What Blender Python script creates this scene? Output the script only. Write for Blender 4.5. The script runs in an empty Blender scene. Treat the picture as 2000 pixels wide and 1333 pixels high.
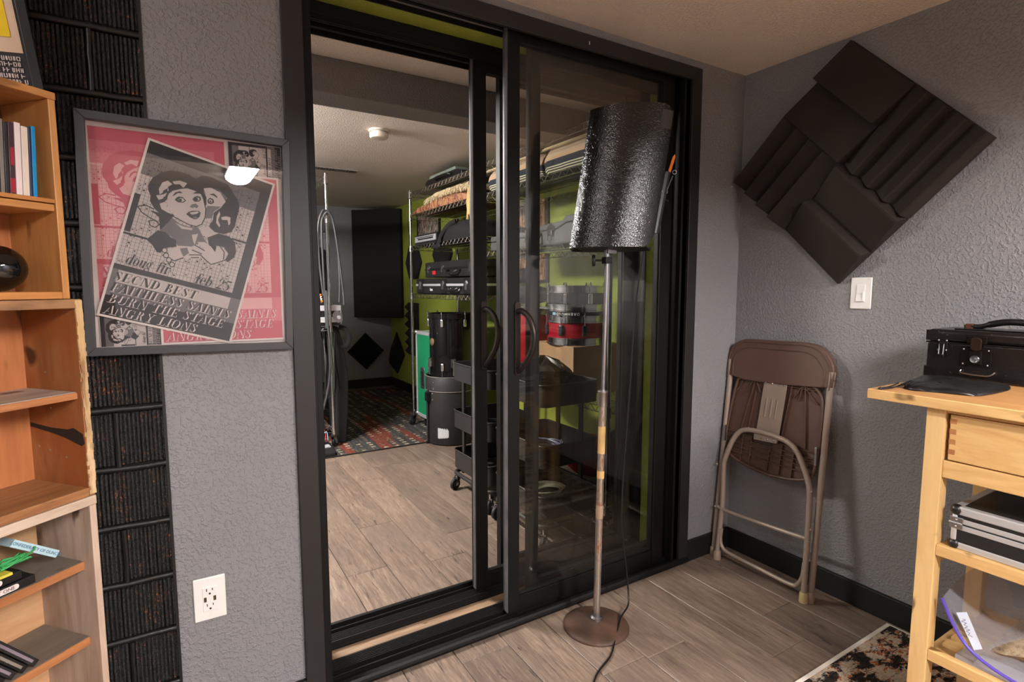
import bpy, bmesh, math, random
from mathutils import Vector, Matrix
random.seed(7)
scene = bpy.context.scene
COL = scene.collection
PI = math.pi
R = math.radians

# ------------------------------------------------------------------ camera
cd = bpy.data.cameras.new('camera'); cam = bpy.data.objects.new('camera', cd); COL.objects.link(cam)
scene.camera = cam
cd.sensor_width = 36.0; cd.lens = 1075.0 / 2000.0 * 36.0; cd.clip_start = 0.02
cam.location = (-2.264, -1.667, 1.27)
_a, _p = R(58.5), math.atan(106.5 / 1075.0)
_f = Vector((math.cos(_a) * math.cos(_p), math.sin(_a) * math.cos(_p), -math.sin(_p)))
cam.rotation_euler = _f.to_track_quat('-Z', 'Y').to_euler()

# ------------------------------------------------------------------ world, lights, exposure
w = bpy.data.worlds.new('world'); scene.world = w; w.use_nodes = True
w.node_tree.nodes['Background'].inputs[0].default_value = (1, 0.95, 0.9, 1)
w.node_tree.nodes['Background'].inputs[1].default_value = 0.02
vs = scene.view_settings
vs.view_transform = 'Standard'; vs.look = 'None'; vs.exposure = 0.55; vs.gamma = 1.0; vs.use_curve_mapping = False
def area(name, loc, size, power, color=(1, 1, 1), rot=(0, 0, 0), spread=180):
    l = bpy.data.lights.new(name, 'AREA'); l.shape = 'RECTANGLE'; l.size, l.size_y = size
    l.energy = power; l.color = color; l.spread = R(spread)
    o = bpy.data.objects.new(name, l); o.location = loc; o.rotation_euler = rot; COL.objects.link(o); return o
def bulb(name, loc, radius, power, color=(1, 1, 1)):
    l = bpy.data.lights.new(name, 'POINT'); l.energy = power; l.color = color; l.shadow_soft_size = radius
    o = bpy.data.objects.new(name, l); o.location = loc; COL.objects.link(o); return o
# three lamps of the rooms and, last, an added fill light: ceiling wraparound fixtures (x, y, drop height, half length, light strength); their bodies and lenses are built below
LAMPS = [(-1.745, -3.07, 2.222, .62, 112), (-0.62, -3.07, 2.222, .62, 125), (-2.4, 1.72, 2.222, .42, 230), (-3.2, -.62, 2.222, .3, 24)]  # last one is unseen, added for the shield's left highlight and softer contrast

# ------------------------------------------------------------------ materials
MATS = {}
def s2l(c):
    return tuple(((v / 255.0) / 12.92 if v / 255.0 <= .04045 else ((v / 255.0 + .055) / 1.055) ** 2.4) for v in c)
class NT:
    def __init__(s, name):
        s.m = bpy.data.materials.new(name); s.m.use_nodes = True; s.t = s.m.node_tree; s.n = s.t.nodes
        s.b = s.n['Principled BSDF']; s.out = s.n['Material Output']
    def node(s, k, **kw):
        n = s.n.new(k)
        for a, v in kw.items():
            if a.startswith('_'): n.inputs[int(a[1:])].default_value = v
            else: setattr(n, a, v)
        return n
    def link(s, a, b): s.t.links.new(a, b)
    def coords(s, kind='Object', scale=(1, 1, 1), rand=False):
        tc = s.node('ShaderNodeTexCoord'); mp = s.node('ShaderNodeMapping'); mp.inputs['Scale'].default_value = scale
        s.link(tc.outputs[kind], mp.inputs[0])
        if rand:
            oi = s.node('ShaderNodeObjectInfo'); mu = s.node('ShaderNodeMath', operation='MULTIPLY'); mu.inputs[1].default_value = 37.0
            s.link(oi.outputs['Random'], mu.inputs[0]); s.link(mu.outputs[0], mp.inputs['Location'])
        return mp.outputs[0]
    def noise(s, vec, scale, detail=2, rough=.5, dist=0):
        n = s.node('ShaderNodeTexNoise'); n.inputs['Scale'].default_value = scale; n.inputs['Detail'].default_value = detail
        n.inputs['Roughness'].default_value = rough; n.inputs['Distortion'].default_value = dist
        s.link(vec, n.inputs['Vector']); return n.outputs[0]
    def ramp(s, fac, stops, interp='LINEAR'):
        r = s.node('ShaderNodeValToRGB'); r.color_ramp.interpolation = interp
        e = r.color_ramp.elements
        while len(e) < len(stops): e.new(.5)
        for i, (p, c) in enumerate(stops):
            e[i].position = p; e[i].color = (*c, 1) if len(c) == 3 else c
        s.link(fac, r.inputs[0]); return r.outputs[0]
    def mix(s, fac, a, b, mode='MIX'):
        m = s.node('ShaderNodeMix', data_type='RGBA', blend_type=mode)
        for i, v in ((0, fac), (6, a), (7, b)):
            if isinstance(v, (int, float)): m.inputs[i].default_value = v
            elif isinstance(v, tuple): m.inputs[i].default_value = (*v, 1)
            else: s.link(v, m.inputs[i])
        return m.outputs[2]
    def bump(s, h, strength=.3, dist=.002):
        b = s.node('ShaderNodeBump'); b.inputs['Strength'].default_value = strength; b.inputs['Distance'].default_value = dist
        s.link(h, b.inputs['Height']); s.link(b.outputs[0], s.b.inputs['Normal'])
    def base(s, c):
        if isinstance(c, tuple): s.b.inputs['Base Color'].default_value = (*c, 1)
        else: s.link(c, s.b.inputs['Base Color'])
    def set(s, rough=.5, metal=0, spec=.5, **kw):
        s.b.inputs['Roughness'].default_value = rough; s.b.inputs['Metallic'].default_value = metal
        s.b.inputs['Specular IOR Level'].default_value = spec
        for k, v in kw.items(): s.b.inputs[k.replace('_', ' ')].default_value = v
        return s.m
BW = ((0, 0, 0), (1, 1, 1))
def plain(name, rgb, rough=.5, metal=0, bump=0, bs=200, var=.12, spec=.5, **kw):
    if name in MATS: return MATS[name]
    t = NT(name); c = s2l(rgb); v = t.coords()
    n = t.noise(v, 9, 3)
    t.base(t.ramp(n, [(.3, tuple(x * (1 - var) for x in c)), (.7, tuple(min(1, x * (1 + var)) for x in c))]))
    if bump: t.bump(t.noise(v, bs, 3), bump, .002)
    MATS[name] = t.set(rough, metal, spec, **kw); return MATS[name]
def wallmat(name, rgb, scale=115, strength=.6):
    t = NT(name); c = s2l(rgb); v = t.coords()
    t.base(t.ramp(t.noise(v, 2.5, 3), [(.3, tuple(x * .95 for x in c)), (.7, tuple(x * 1.05 for x in c))]))
    a = t.noise(v, scale, 3, .5); b = t.noise(v, scale * 2.7, 3, .6)
    ra = t.ramp(a, [(.48, (0, 0, 0)), (.62, (1, 1, 1))]); h = t.mix(.35, ra, b)
    t.bump(h, strength, .005); MATS[name] = t.set(.5, 0, .4); return MATS[name]
def woodmat(name, c1, c2, axis='x', scale=6, stretch=14, rough=.45, rand=True, knots=True, bump=.15, c3=None):
    t = NT(name); sc = {'x': (1, stretch, stretch), 'y': (stretch, 1, stretch), 'z': (stretch, stretch, 1)}[axis]
    v = t.coords('Object', sc, rand)
    n = t.noise(v, scale, 6, .6, .8)
    col = t.ramp(n, [(.32, s2l(c2)), (.62, s2l(c1))])
    n2 = t.noise(v, scale * 6, 4, .6)
    col = t.mix(.25, col, t.ramp(n2, [(.3, s2l(c2)), (.7, s2l(c1))]))
    if c3:
        n3 = t.noise(t.coords('Object', (1, 1, 1), rand), 5, 3, .6)
        col = t.mix(t.ramp(n3, [(.42, (0, 0, 0)), (.6, (.8, .8, .8))]), col, s2l(c3))
    if knots:
        v3 = t.coords('Object', tuple(.25 * q if q > 1 else 1 for q in sc), rand)
        k = t.ramp(t.noise(v3, 9, 2, .5), [(.66, (0, 0, 0)), (.72, (1, 1, 1))])
        col = t.mix(k, col, tuple(x * .35 for x in s2l(c2)))
    t.base(col); t.bump(n2, bump, .001); MATS[name] = t.set(rough, 0, .4); return MATS[name]
def metalmat(name, rgb, rough=.25, m=1.0): return plain(name, rgb, rough, m, var=.05)

plain_m = plain
WALL = wallmat('wall_grey_paint', (130, 128, 130))
WALLG = wallmat('wall_green_paint', (142, 154, 58), 110, .5)
CEIL = wallmat('ceiling_texture', (226, 212, 198), 110, .8)
CHROME = metalmat('chrome', (205, 205, 208), .14)
STEEL = metalmat('brushed_steel', (175, 175, 178), .35)
ALU = metalmat('aluminium', (208, 208, 210), .42, .6)
BRONZE = plain('bronze_paint', (52, 44, 41), .38, .6, var=.05)
BLKFRAME = plain('black_frame_metal', (13, 12, 12), .5, 0, .06, 300, .06, .25)
STRIKEREFL = plain('strike_reflection_grey', (64, 62, 63), .5, .1)  # grey stands in for light reflected on the black stile side
BLKTRIM = plain('black_trim_paint', (18, 17, 17), .5, 0, .05, 120, .08)
BLKPLA = plain('black_plastic', (17, 17, 18), .38)
BLKRUB = plain('black_rubber', (16, 16, 17), .65)
BLKFAB = plain('black_fabric', (13, 13, 14), .9, 0, .5, 900)
FUZZ = plain('grey_pile_weatherstrip', (88, 84, 82), .95, 0, .9, 900, .3)
WHITE = plain('white_plastic', (226, 222, 219), .35, var=.02)
DARKGAP = plain('dark_slot', (14, 13, 13), .7)
FOAM = plain('charcoal_foam', (50, 43, 39), .95, 0, .6, 700, .12, .2)
LEATH = plain('black_leather', (24, 22, 23), .28, 0, .35, 60, .3)
CASEBLK = plain('black_case_vinyl', (27, 26, 27), .42, 0, .35, 350, .15)
GREYPL = plain('grey_moulded_plastic', (60, 60, 62), .5, 0, .3, 250)
RED = plain('red_lacquer', (150, 18, 38), .22, 0, var=.15)
REDCLOTH = plain('red_cloth', (165, 28, 34), .85, 0, .3, 90)
CARTM = plain('dark_grey_powder_coat', (34, 32, 32), .5, 0, .08, 500, .05)
BROWNPL = plain('brown_plastic', (84, 60, 50), .45, 0, .12, 500, .06)
TAUPE = plain('taupe_enamel', (148, 132, 120), .34, .1, 0, 1, .06)
GREENCASE = plain('green_case_laminate', (18, 118, 78), .45, 0, .1, 400, .12)
def lampmat(k):
    t = NT('lamp_lens'); t.base((1, 1, 1)); t.set(.4, Emission_Strength=k); t.b.inputs['Emission Color'].default_value = (1, .955, .92, 1); return t.m

def glassmat(name, tint, refl=1.0, rough=0.0, ior=1.5):
    t = NT(name); t.n.remove(t.b)
    tr = t.node('ShaderNodeBsdfTransparent'); tr.inputs[0].default_value = (*tint, 1)
    gl = t.node('ShaderNodeBsdfGlossy'); gl.inputs['Roughness'].default_value = rough; gl.inputs[0].default_value = (1, 1, 1, 1)
    fr = t.node('ShaderNodeFresnel'); ge = t.node('ShaderNodeNewGeometry'); mr = t.node('ShaderNodeMapRange')
    mr.inputs[3].default_value = ior; mr.inputs[4].default_value = 1 / ior   # back faces of the thin pane reflect like its front
    t.link(ge.outputs['Backfacing'], mr.inputs[0]); t.link(mr.outputs[0], fr.inputs['IOR'])
    mu = t.node('ShaderNodeMath', operation='MULTIPLY'); mu.inputs[1].default_value = refl; t.link(fr.outputs[0], mu.inputs[0])
    mx = t.node('ShaderNodeMixShader'); t.link(mu.outputs[0], mx.inputs[0]); t.link(tr.outputs[0], mx.inputs[1]); t.link(gl.outputs[0], mx.inputs[2])
    t.link(mx.outputs[0], t.out.inputs[0]); MATS[name] = t.m; return t.m
GLASS = glassmat('door_glass', (.985, .987, .976), .95)
GLASS2 = glassmat('far_door_glass', (.988, .99, .982), .6)
PGLASS = glassmat('picture_glass', (.98, .98, .98), 1.25)
BAGPL = glassmat('clear_bag_film', (.88, .89, .93), 3.0, .08)
_t = BAGPL.node_tree; _o = _t.nodes['Material Output']; _old = _o.inputs[0].links[0].from_socket
_d = _t.nodes.new('ShaderNodeBsdfDiffuse'); _d.inputs[0].default_value = (.75, .77, .85, 1); _m = _t.nodes.new('ShaderNodeMixShader'); _m.inputs[0].default_value = .2
_t.links.new(_old, _m.inputs[1]); _t.links.new(_d.outputs[0], _m.inputs[2]); _t.links.new(_m.outputs[0], _o.inputs[0])

def floor_mat():
    t = NT('oak_laminate'); v = t.coords('Object', (11, 1, 11), True)
    n = t.noise(v, 4.5, 7, .62, .9)
    col = t.ramp(n, [(.30, s2l((88, 72, 62))), (.5, s2l((126, 107, 91))), (.68, s2l((150, 131, 112)))])
    v2 = t.coords('Object', (1, .5, 1), True); n2 = t.noise(v2, 6, 3)
    col = t.mix(t.ramp(n2, [(.4, (0, 0, 0)), (.65, (.6, .6, .6))]), col, s2l((104, 90, 80)))
    fine = t.noise(t.coords('Object', (60, 2.5, 60), True), 7, 4, .7)
    col = t.mix(t.ramp(fine, [(.42, (.65, .65, .65)), (.58, (0, 0, 0))]), col, s2l((94, 78, 70)))
    v3 = t.coords('Object', (9, 1.3, 9), True)
    k = t.ramp(t.noise(v3, 2.6, 5, .65, 1.6), [(.63, (0, 0, 0)), (.69, (.85, .85, .85))])
    col = t.mix(k, col, s2l((66, 56, 52)))
    k2 = t.ramp(t.noise(t.coords('Object', (14, .9, 14), True), 1.9, 3, .7, 3), [(.66, (0, 0, 0)), (.68, (1, 1, 1))])
    col = t.mix(k2, col, s2l((48, 40, 38)))
    oi = t.node('ShaderNodeObjectInfo')
    hs = t.node('ShaderNodeHueSaturation'); hs.inputs['Saturation'].default_value = .95
    mr = t.node('ShaderNodeMapRange'); mr.inputs[3].default_value = .82; mr.inputs[4].default_value = 1.12
    t.link(oi.outputs['Random'], mr.inputs[0]); t.link(mr.outputs[0], hs.inputs['Value']); t.link(col, hs.inputs['Color'])
    t.base(hs.outputs[0]); t.bump(fine, .25, .001); return t.set(.42, 0, .45)
FLOORM = floor_mat()
def brick_mat():
    t = NT('black_painted_brick'); v = t.coords('Object', (1, 1, 1), True)
    g = t.coords('Object', (1, 1, .12), True)
    r1 = t.noise(g, 95, 3, .6); r2 = t.noise(v, 140, 4, .7); h = t.mix(.6, r1, r2)
    hot = t.ramp(t.noise(v, 170, 3, .7), [(.58, (0, 0, 0)), (.62, (1, 1, 1))])
    area_ = t.ramp(t.noise(v, 16, 3, .7), [(.53, (0, 0, 0)), (.62, (1, 1, 1))])
    msk = t.node('ShaderNodeMath', operation='MULTIPLY'); t.link(hot, msk.inputs[0]); t.link(area_, msk.inputs[1])
    t.base(t.mix(msk.outputs[0], s2l((21, 20, 20)), s2l((170, 98, 56))))
    t.bump(h, 1.0, .012); return t.set(.34, 0, .6)
BRICKM = brick_mat()
MORTAR = plain('black_painted_mortar', (20, 19, 19), .36, 0, .5, 60)
def stripes_mat():
    t = NT('striped_blanket'); v = t.coords()
    wv = t.node('ShaderNodeSeparateXYZ'); t.link(v, wv.inputs[0])
    m = t.node('ShaderNodeMath', operation='MULTIPLY'); m.inputs[1].default_value = 1 / .19; t.link(wv.outputs[2], m.inputs[0])
    m2 = t.node('ShaderNodeMath', operation='FRACT'); t.link(m.outputs[0], m2.inputs[0])
    N, T, C_ = s2l((48, 52, 60)), s2l((176, 152, 128)), s2l((196, 190, 160))
    st = [(0, N), (.05, C_), (.08, N), (.11, C_), (.14, N), (.17, C_), (.2, N), (.38, T), (.41, s2l((190, 140, 100))), (.43, T), (.56, s2l((158, 138, 118))), (.62, T), (.8, N), (.93, C_)]
    col = t.ramp(m2.outputs[0], st, 'CONSTANT'); t.base(col)
    t.bump(t.noise(v, 400, 2), .5, .001); return t.set(.95, 0, .2)
STRIPES = stripes_mat()
def rug_mat(name, cols, sx, sy, sc=1.0, rotlines=True):
    t = NT(name); v = t.coords('Object', (sx, sy, 1))
    n = t.noise(v, 3 * sc, 5, .7, .4)
    st = [(.30 + .4 * i / (len(cols) - 1), s2l(c)) for i, c in enumerate(cols)]
    col = t.ramp(n, st, 'CONSTANT')
    n2 = t.noise(t.coords('Object', (1, 1, 1)), 160, 3, .7)
    col = t.mix(t.ramp(n2, [(.38, (.35, .35, .35)), (.5, (0, 0, 0))]), col, s2l((60, 52, 48)))
    t.base(col); t.bump(n2, .8, .004); return t.set(.95, 0, .1)
def rug_near():
    t = NT('near_rug_pile'); v = t.coords('Object', (1.6, 3.4, 1))
    n = t.noise(v, 6.5, 5, .68, .3); f = t.noise(t.coords('Object', (8, 40, 1)), 5, 3, .6); g = t.noise(t.coords('Object', (1, 1, 1)), 34, 3, .7)
    acc = t.ramp(g, [(.36, s2l((206, 188, 164))), (.42, s2l((170, 92, 50))), (.50, s2l((196, 176, 150))), (.58, s2l((96, 116, 130))), (.64, s2l((206, 188, 164)))], 'CONSTANT')
    cream = t.ramp(f, [(.35, s2l((176, 156, 132))), (.6, s2l((208, 192, 170)))])
    dark = t.ramp(f, [(.40, s2l((34, 31, 32))), (.62, s2l((64, 56, 50)))])
    c = t.mix(t.ramp(n, [(.44, (0, 0, 0)), (.46, (1, 1, 1))], 'CONSTANT'), cream, acc)
    c = t.mix(t.ramp(t.mix(.18, n, g), [(.50, (0, 0, 0)), (.53, (1, 1, 1))]), c, dark)
    t.base(c); t.bump(t.noise(t.coords(), 260, 3, .7), 1, .006); return t.set(.95, 0, .1)
RUGNEAR = rug_near()
def rug_far():
    t = NT('far_rug_weave'); v = t.coords()
    n = t.noise(t.coords('Object', (24, 1.2, 1)), 1.5, 3, .7)
    c = t.ramp(n, [(.3, s2l((42, 38, 37))), (.42, s2l((98, 90, 78))), (.48, s2l((46, 43, 43))), (.56, s2l((70, 76, 80))), (.6, s2l((48, 43, 40))), (.68, s2l((118, 104, 82)))])
    b = t.noise(t.coords('Object', (3.2, .35, 1)), 1.6, 2)
    c = t.mix(t.ramp(b, [(.55, (0, 0, 0)), (.60, (.75, .75, .75))]), c, s2l((124, 54, 36)))
    sx = t.node('ShaderNodeSeparateXYZ'); t.link(v, sx.inputs[0])
    def fr(sock, per, lim, off=0):
        a = t.node('ShaderNodeMath', operation='MULTIPLY_ADD'); a.inputs[1].default_value = 1 / per; a.inputs[2].default_value = off; t.link(sock, a.inputs[0])
        f = t.node('ShaderNodeMath', operation='FRACT'); t.link(a.outputs[0], f.inputs[0]); l = t.node('ShaderNodeMath', operation='LESS_THAN'); l.inputs[1].default_value = lim; t.link(f.outputs[0], l.inputs[0]); return l.outputs[0]
    dash = t.node('ShaderNodeMath', operation='MULTIPLY'); t.link(fr(sx.outputs[0], .085, .42), dash.inputs[0]); t.link(fr(sx.outputs[1], .062, .45), dash.inputs[1])
    pat = t.ramp(t.noise(v, 5, 4, .7), [(.46, (0, 0, 0)), (.56, (1, 1, 1))]); d2 = t.node('ShaderNodeMath', operation='MULTIPLY'); t.link(dash.outputs[0], d2.inputs[0]); t.link(pat, d2.inputs[1])
    c = t.mix(d2.outputs[0], c, s2l((176, 164, 142)))
    k = t.noise(t.coords('Object', (1, .2, 1)), 220, 3, .7); c = t.mix(t.ramp(k, [(.4, (.7, .7, .7)), (.55, (0, 0, 0))]), c, s2l((36, 33, 32)))
    t.base(c); t.bump(k, .8, .003); return t.set(.95, 0, .1)
RUGFAR = rug_far()
ORIENT = rug_mat('oriental_rug_pile', [(60, 34, 30), (176, 96, 58), (190, 160, 120), (120, 44, 34), (40, 48, 60), (200, 110, 60), (180, 160, 130)], 9, 12, 2.2)
FRINGE = plain('cream_fringe', (196, 178, 142), .95, 0, .4, 300)
PINE = woodmat('orange_pine', (196, 142, 84), (166, 108, 58), 'z', 3, 9, .42)
PINEB = woodmat('orange_pine_back', (184, 118, 72), (150, 86, 48), 'z', 2.2, 9, .45)
OLDWOOD = woodmat('worn_amber_wood', (176, 120, 76), (118, 70, 38), 'z', 4, 4, .5, c3=(150, 84, 40))
WORNEDGE = woodmat('chipped_cream_paint', (208, 180, 140), (120, 78, 40), 'z', 8, 5, .6, bump=.6, c3=(196, 160, 110))
WHITEWOOD = woodmat('whitewashed_pine', (198, 176, 160), (160, 132, 114), 'z', 2.4, 8, .6)
GREYSHELF = woodmat('grey_washed_board', (118, 106, 94), (96, 84, 74), 'x', 4, 12, .6, c3=(106, 96, 86))
RAWEDGE = woodmat('raw_brown_edge', (172, 112, 68), (128, 76, 42), 'x', 5, 10, .6, knots=False)
GREYTOPW = woodmat('pale_grey_board', (176, 166, 156), (140, 122, 106), 'x', 3, 8, .5)
BIRCHX = woodmat('birch_y', (224, 186, 128), (192, 146, 88), 'y', 2.4, 7, .42, bump=.05)
BIRCHZ = woodmat('birch_z', (224, 188, 132), (204, 162, 104), 'z', 2.4, 7, .42, bump=.05)
BIRCHTOP = woodmat('birch_top', (192, 144, 92), (164, 116, 68), 'y', 3, 9, .4, knots=False, bump=.05)
BIRCHEND = woodmat('birch_end_grain', (178, 122, 76), (150, 98, 58), 'y', 6, 3, .5, knots=False)

# ------------------------------------------------------------------ geometry helpers
class MB:
    def __init__(s): s.bm = bmesh.new()
    def face(s, pts):
        vs_ = [s.bm.verts.new(p) for p in pts]
        try: return s.bm.faces.new(vs_)
        except ValueError: return None
    def box(s, x0, x1, y0, y1, z0, z1, M=None):
        c = [Vector((x, y, z)) for x in (x0, x1) for y in (y0, y1) for z in (z0, z1)]
        if M is not None: c = [M @ p for p in c]
        v = [s.bm.verts.new(p) for p in c]
        for f in ((0, 1, 3, 2), (4, 6, 7, 5), (0, 4, 5, 1), (2, 3, 7, 6), (0, 2, 6, 4), (1, 5, 7, 3)):
            s.bm.faces.new([v[i] for i in f])
        return s
    def bar(s, a, b, w, h, up=(0, 0, 1)):
        a, b = Vector(a), Vector(b); d = b - a; L = d.length; d.normalize(); u = Vector(up)
        if abs(d.dot(u)) > .98: u = Vector((1, 0, 0))
        r = d.cross(u).normalized(); u = r.cross(d)
        M = Matrix((( d.x, r.x, u.x, a.x), (d.y, r.y, u.y, a.y), (d.z, r.z, u.z, a.z), (0, 0, 0, 1)))
        return s.box(0, L, -w / 2, w / 2, -h / 2, h / 2, M)
    def tube(s, pts, r, n=8, closed=False, caps=True, flat=1.0):
        P = [Vector(p) for p in pts]; m = len(P); rr = r if isinstance(r, (list, tuple)) else [r] * m
        rings = []; nrm = None
        for i in range(m):
            if closed: d = P[(i + 1) % m] - P[i - 1]
            else: d = P[min(i + 1, m - 1)] - P[max(i - 1, 0)]
            d.normalize()
            if nrm is None:
                nrm = Vector((0, 0, 1)) if abs(d.z) < .9 else Vector((1, 0, 0))
            nrm = (nrm - d * nrm.dot(d))
            if nrm.length < 1e-5: nrm = d.orthogonal()
            nrm.normalize(); b = d.cross(nrm)
            rings.append([s.bm.verts.new(P[i] + (nrm * math.cos(2 * PI * k / n) * flat + b * math.sin(2 * PI * k / n)) * rr[i]) for k in range(n)])
        for i in range(m if closed else m - 1):
            A, B = rings[i], rings[(i + 1) % m]
            for k in range(n): s.bm.faces.new((A[k], A[(k + 1) % n], B[(k + 1) % n], B[k]))
        if caps and not closed:
            s.bm.faces.new(list(reversed(rings[0]))); s.bm.faces.new(rings[-1])
        return s
    def cyl(s, a, b, r, n=16): return s.tube([a, b], r, n)
    def lathe(s, prof, c=(0, 0, 0), axis=(0, 0, 1), n=28):
        ax = Vector(axis).normalized(); u = ax.orthogonal().normalized() if abs(ax.z) < .99 else Vector((1, 0, 0)); v = ax.cross(u); c = Vector(c)
        rings = []
        for r, h in prof:
            if r < 1e-6: rings.append([s.bm.verts.new(c + ax * h)])
            else: rings.append([s.bm.verts.new(c + ax * h + (u * math.cos(2 * PI * k / n) + v * math.sin(2 * PI * k / n)) * r) for k in range(n)])
        for A, B in zip(rings, rings[1:]):
            for k in range(n):
                if len(A) == 1 and len(B) == 1: continue
                if len(A) == 1: s.bm.faces.new((A[0], B[(k + 1) % n], B[k]))
                elif len(B) == 1: s.bm.faces.new((A[k], A[(k + 1) % n], B[0]))
                else: s.bm.faces.new((A[k], A[(k + 1) % n], B[(k + 1) % n], B[k]))
        return s
    def prism(s, poly, off):
        off = Vector(off); P = [Vector(p) for p in poly]
        a = [s.bm.verts.new(p) for p in P]; b = [s.bm.verts.new(p + off) for p in P]; n = len(P)
        s.bm.faces.new(a); s.bm.faces.new(list(reversed(b)))
        for i in range(n): s.bm.faces.new((a[i], b[i], b[(i + 1) % n], a[(i + 1) % n]))
        return s
    def sphere(s, c, r, n=16, sc=(1, 1, 1)):
        m = n // 2; prof = [(math.sin(PI * i / m), -math.cos(PI * i / m)) for i in range(m + 1)]
        k0 = len(s.bm.verts); s.lathe([(a if 0 < i < m else 0, b) for i, (a, b) in enumerate(prof)], (0, 0, 0), (0, 0, 1), n)
        s.bm.verts.ensure_lookup_table()
        for v in s.bm.verts[k0:]: v.co = Vector((v.co.x * r * sc[0] + c[0], v.co.y * r * sc[1] + c[1], v.co.z * r * sc[2] + c[2]))
        return s
    def xf(s, M):
        for v in s.bm.verts: v.co = M @ v.co
        return s
def world_of(o):
    M = Matrix.Identity(4)
    while o is not None: M = o.matrix_basis @ M; o = o.parent
    return M
def P(name, mb, mat, parent=None, bevel=0, smooth=0, label=None, seg=2, local=False, kind=None, fixn=True):
    bm = mb.bm
    if fixn: bmesh.ops.recalc_face_normals(bm, faces=bm.faces)
    loc = None
    if parent is None:
        xs = [v.co for v in bm.verts]
        lo = Vector([min(c[i] for c in xs) for i in range(3)]); hi = Vector([max(c[i] for c in xs) for i in range(3)])
        loc = Vector(((lo.x + hi.x) / 2, (lo.y + hi.y) / 2, lo.z))
        for v in bm.verts: v.co -= loc
    elif not local:
        Mi = world_of(parent).inverted(); bm.transform(Mi)
    me = bpy.data.meshes.new(name); bm.to_mesh(me); bm.free()
    o = bpy.data.objects.new(name, me); COL.objects.link(o)
    if mat: me.materials.append(mat)
    if smooth:
        me.shade_smooth()
        me.set_sharp_from_angle(angle=R(smooth))
    if parent is None: o.location = loc
    else: o.parent = parent
    if bevel:
        b = o.modifiers.new('bevel', 'BEVEL'); b.width = bevel; b.segments = seg; b.limit_method = 'ANGLE'; b.angle_limit = R(40)
    if label: o['label'] = label
    if kind: o['kind'] = kind
    return o
def tag(o, label, cat, group=None, kind=None):
    o['label'] = label; o['category'] = cat
    if group: o['group'] = group
    if kind: o['kind'] = kind
    return o
def thing(name, label, cat, loc, rz=0, group=None, rot=None):
    o = bpy.data.objects.new(name, None); COL.objects.link(o); o.empty_display_size = .05
    o.location = loc; o.rotation_euler = rot or (0, 0, rz); return tag(o, label, cat, group)
def struct(name, mb, mat, parent=None, bevel=0, **kw):
    o = P(name, mb, mat, parent, bevel, **kw)
    if parent is None: o['kind'] = 'structure'
    return o
def dup(root, loc, rz=None, label=None, group=None):
    r = root.copy(); COL.objects.link(r); r.location = loc
    if rz is not None: r.rotation_euler = (0, 0, rz)
    if label: r['label'] = label
    if group: r['group'] = group
    for ch in list(root.children):
        c = ch.copy(); COL.objects.link(c); c.parent = r
        for g in list(ch.children):
            d = g.copy(); COL.objects.link(d); d.parent = c
    return r
def bez(pts, n=6):
    P_ = [Vector(p) for p in pts]; out = []
    for i in range(len(P_) - 1):
        a, b, c, d = P_[max(i - 1, 0)], P_[i], P_[i + 1], P_[min(i + 2, len(P_) - 1)]
        for k in range(n):
            t = k / n
            out.append(.5 * ((2 * b) + (c - a) * t + (2 * a - 5 * b + 4 * c - d) * t * t + (3 * b - a - 3 * c + d) * t ** 3))
    out.append(P_[-1]); return out
def rrect(x0, x1, y0, y1, r, z, n=4):
    out = []
    for cx_, cy_, a0 in ((x1 - r, y1 - r, 0), (x0 + r, y1 - r, 90), (x0 + r, y0 + r, 180), (x1 - r, y0 + r, 270)):
        for k in range(n + 1):
            a = R(a0 + 90 * k / n); out.append((cx_ + r * math.cos(a), cy_ + r * math.sin(a), z))
    return out
def text_mb(txt, size, M, bold=0.0, depth=.0006, mirror=False):
    cu = bpy.data.curves.new('t', 'FONT'); cu.body = txt; cu.size = size; cu.extrude = depth; cu.offset = bold
    cu.align_x = 'CENTER'; cu.align_y = 'CENTER'; cu.resolution_u = 3
    o = bpy.data.objects.new('t', cu); COL.objects.link(o)
    dg = bpy.context.evaluated_depsgraph_get(); me = bpy.data.meshes.new_from_object(o.evaluated_get(dg))
    mb = MB(); mb.bm.from_mesh(me); mb.xf(M); bpy.data.objects.remove(o); bpy.data.meshes.remove(me); bpy.data.curves.remove(cu); return mb
def frameM(o, x, y):   # matrix with origin o, local x along x, local y along y
    x = Vector(x).normalized(); y = Vector(y).normalized(); z = x.cross(y)
    return Matrix(((x.x, y.x, z.x, o[0]), (x.y, y.y, z.y, o[1]), (x.z, y.z, z.z, o[2]), (0, 0, 0, 1)))

# ------------------------------------------------------------------ room shell
mb = MB(); mb.box(-3.7, .2, -4.7, 5.3, -.08, -.014); floor = struct('floor', mb, plain('subfloor', (46, 40, 36), .8))
PW = .185
def plank(x0, x1, y0, y1):
    g = .0012; c = .0022; m = MB(); a, b, d, e = x0 + g, x1 - g, y0 + g * .6, y1 - g * .6
    lo = [(a, d, -.014), (b, d, -.014), (b, e, -.014), (a, e, -.014)]; mid = [(p[0], p[1], -c) for p in lo]
    top = [(a + c, d + c, 0), (b - c, d + c, 0), (b - c, e - c, 0), (a + c, e - c, 0)]
    cx_, cy_ = (a + b) / 2, (d + e) / 2
    for A, B in ((lo, mid), (mid, top)):
        for i in range(4): m.face([Vector(p) - Vector((cx_, cy_, 0)) for p in (A[i], A[(i + 1) % 4], B[(i + 1) % 4], B[i])])
    m.face([Vector(p) - Vector((cx_, cy_, 0)) for p in top])
    bmesh.ops.remove_doubles(m.bm, verts=m.bm.verts, dist=1e-5)
    o = P('plank', m, FLOORM, floor, local=True); o.location = Vector((cx_, cy_, 0)) - floor.location
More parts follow.
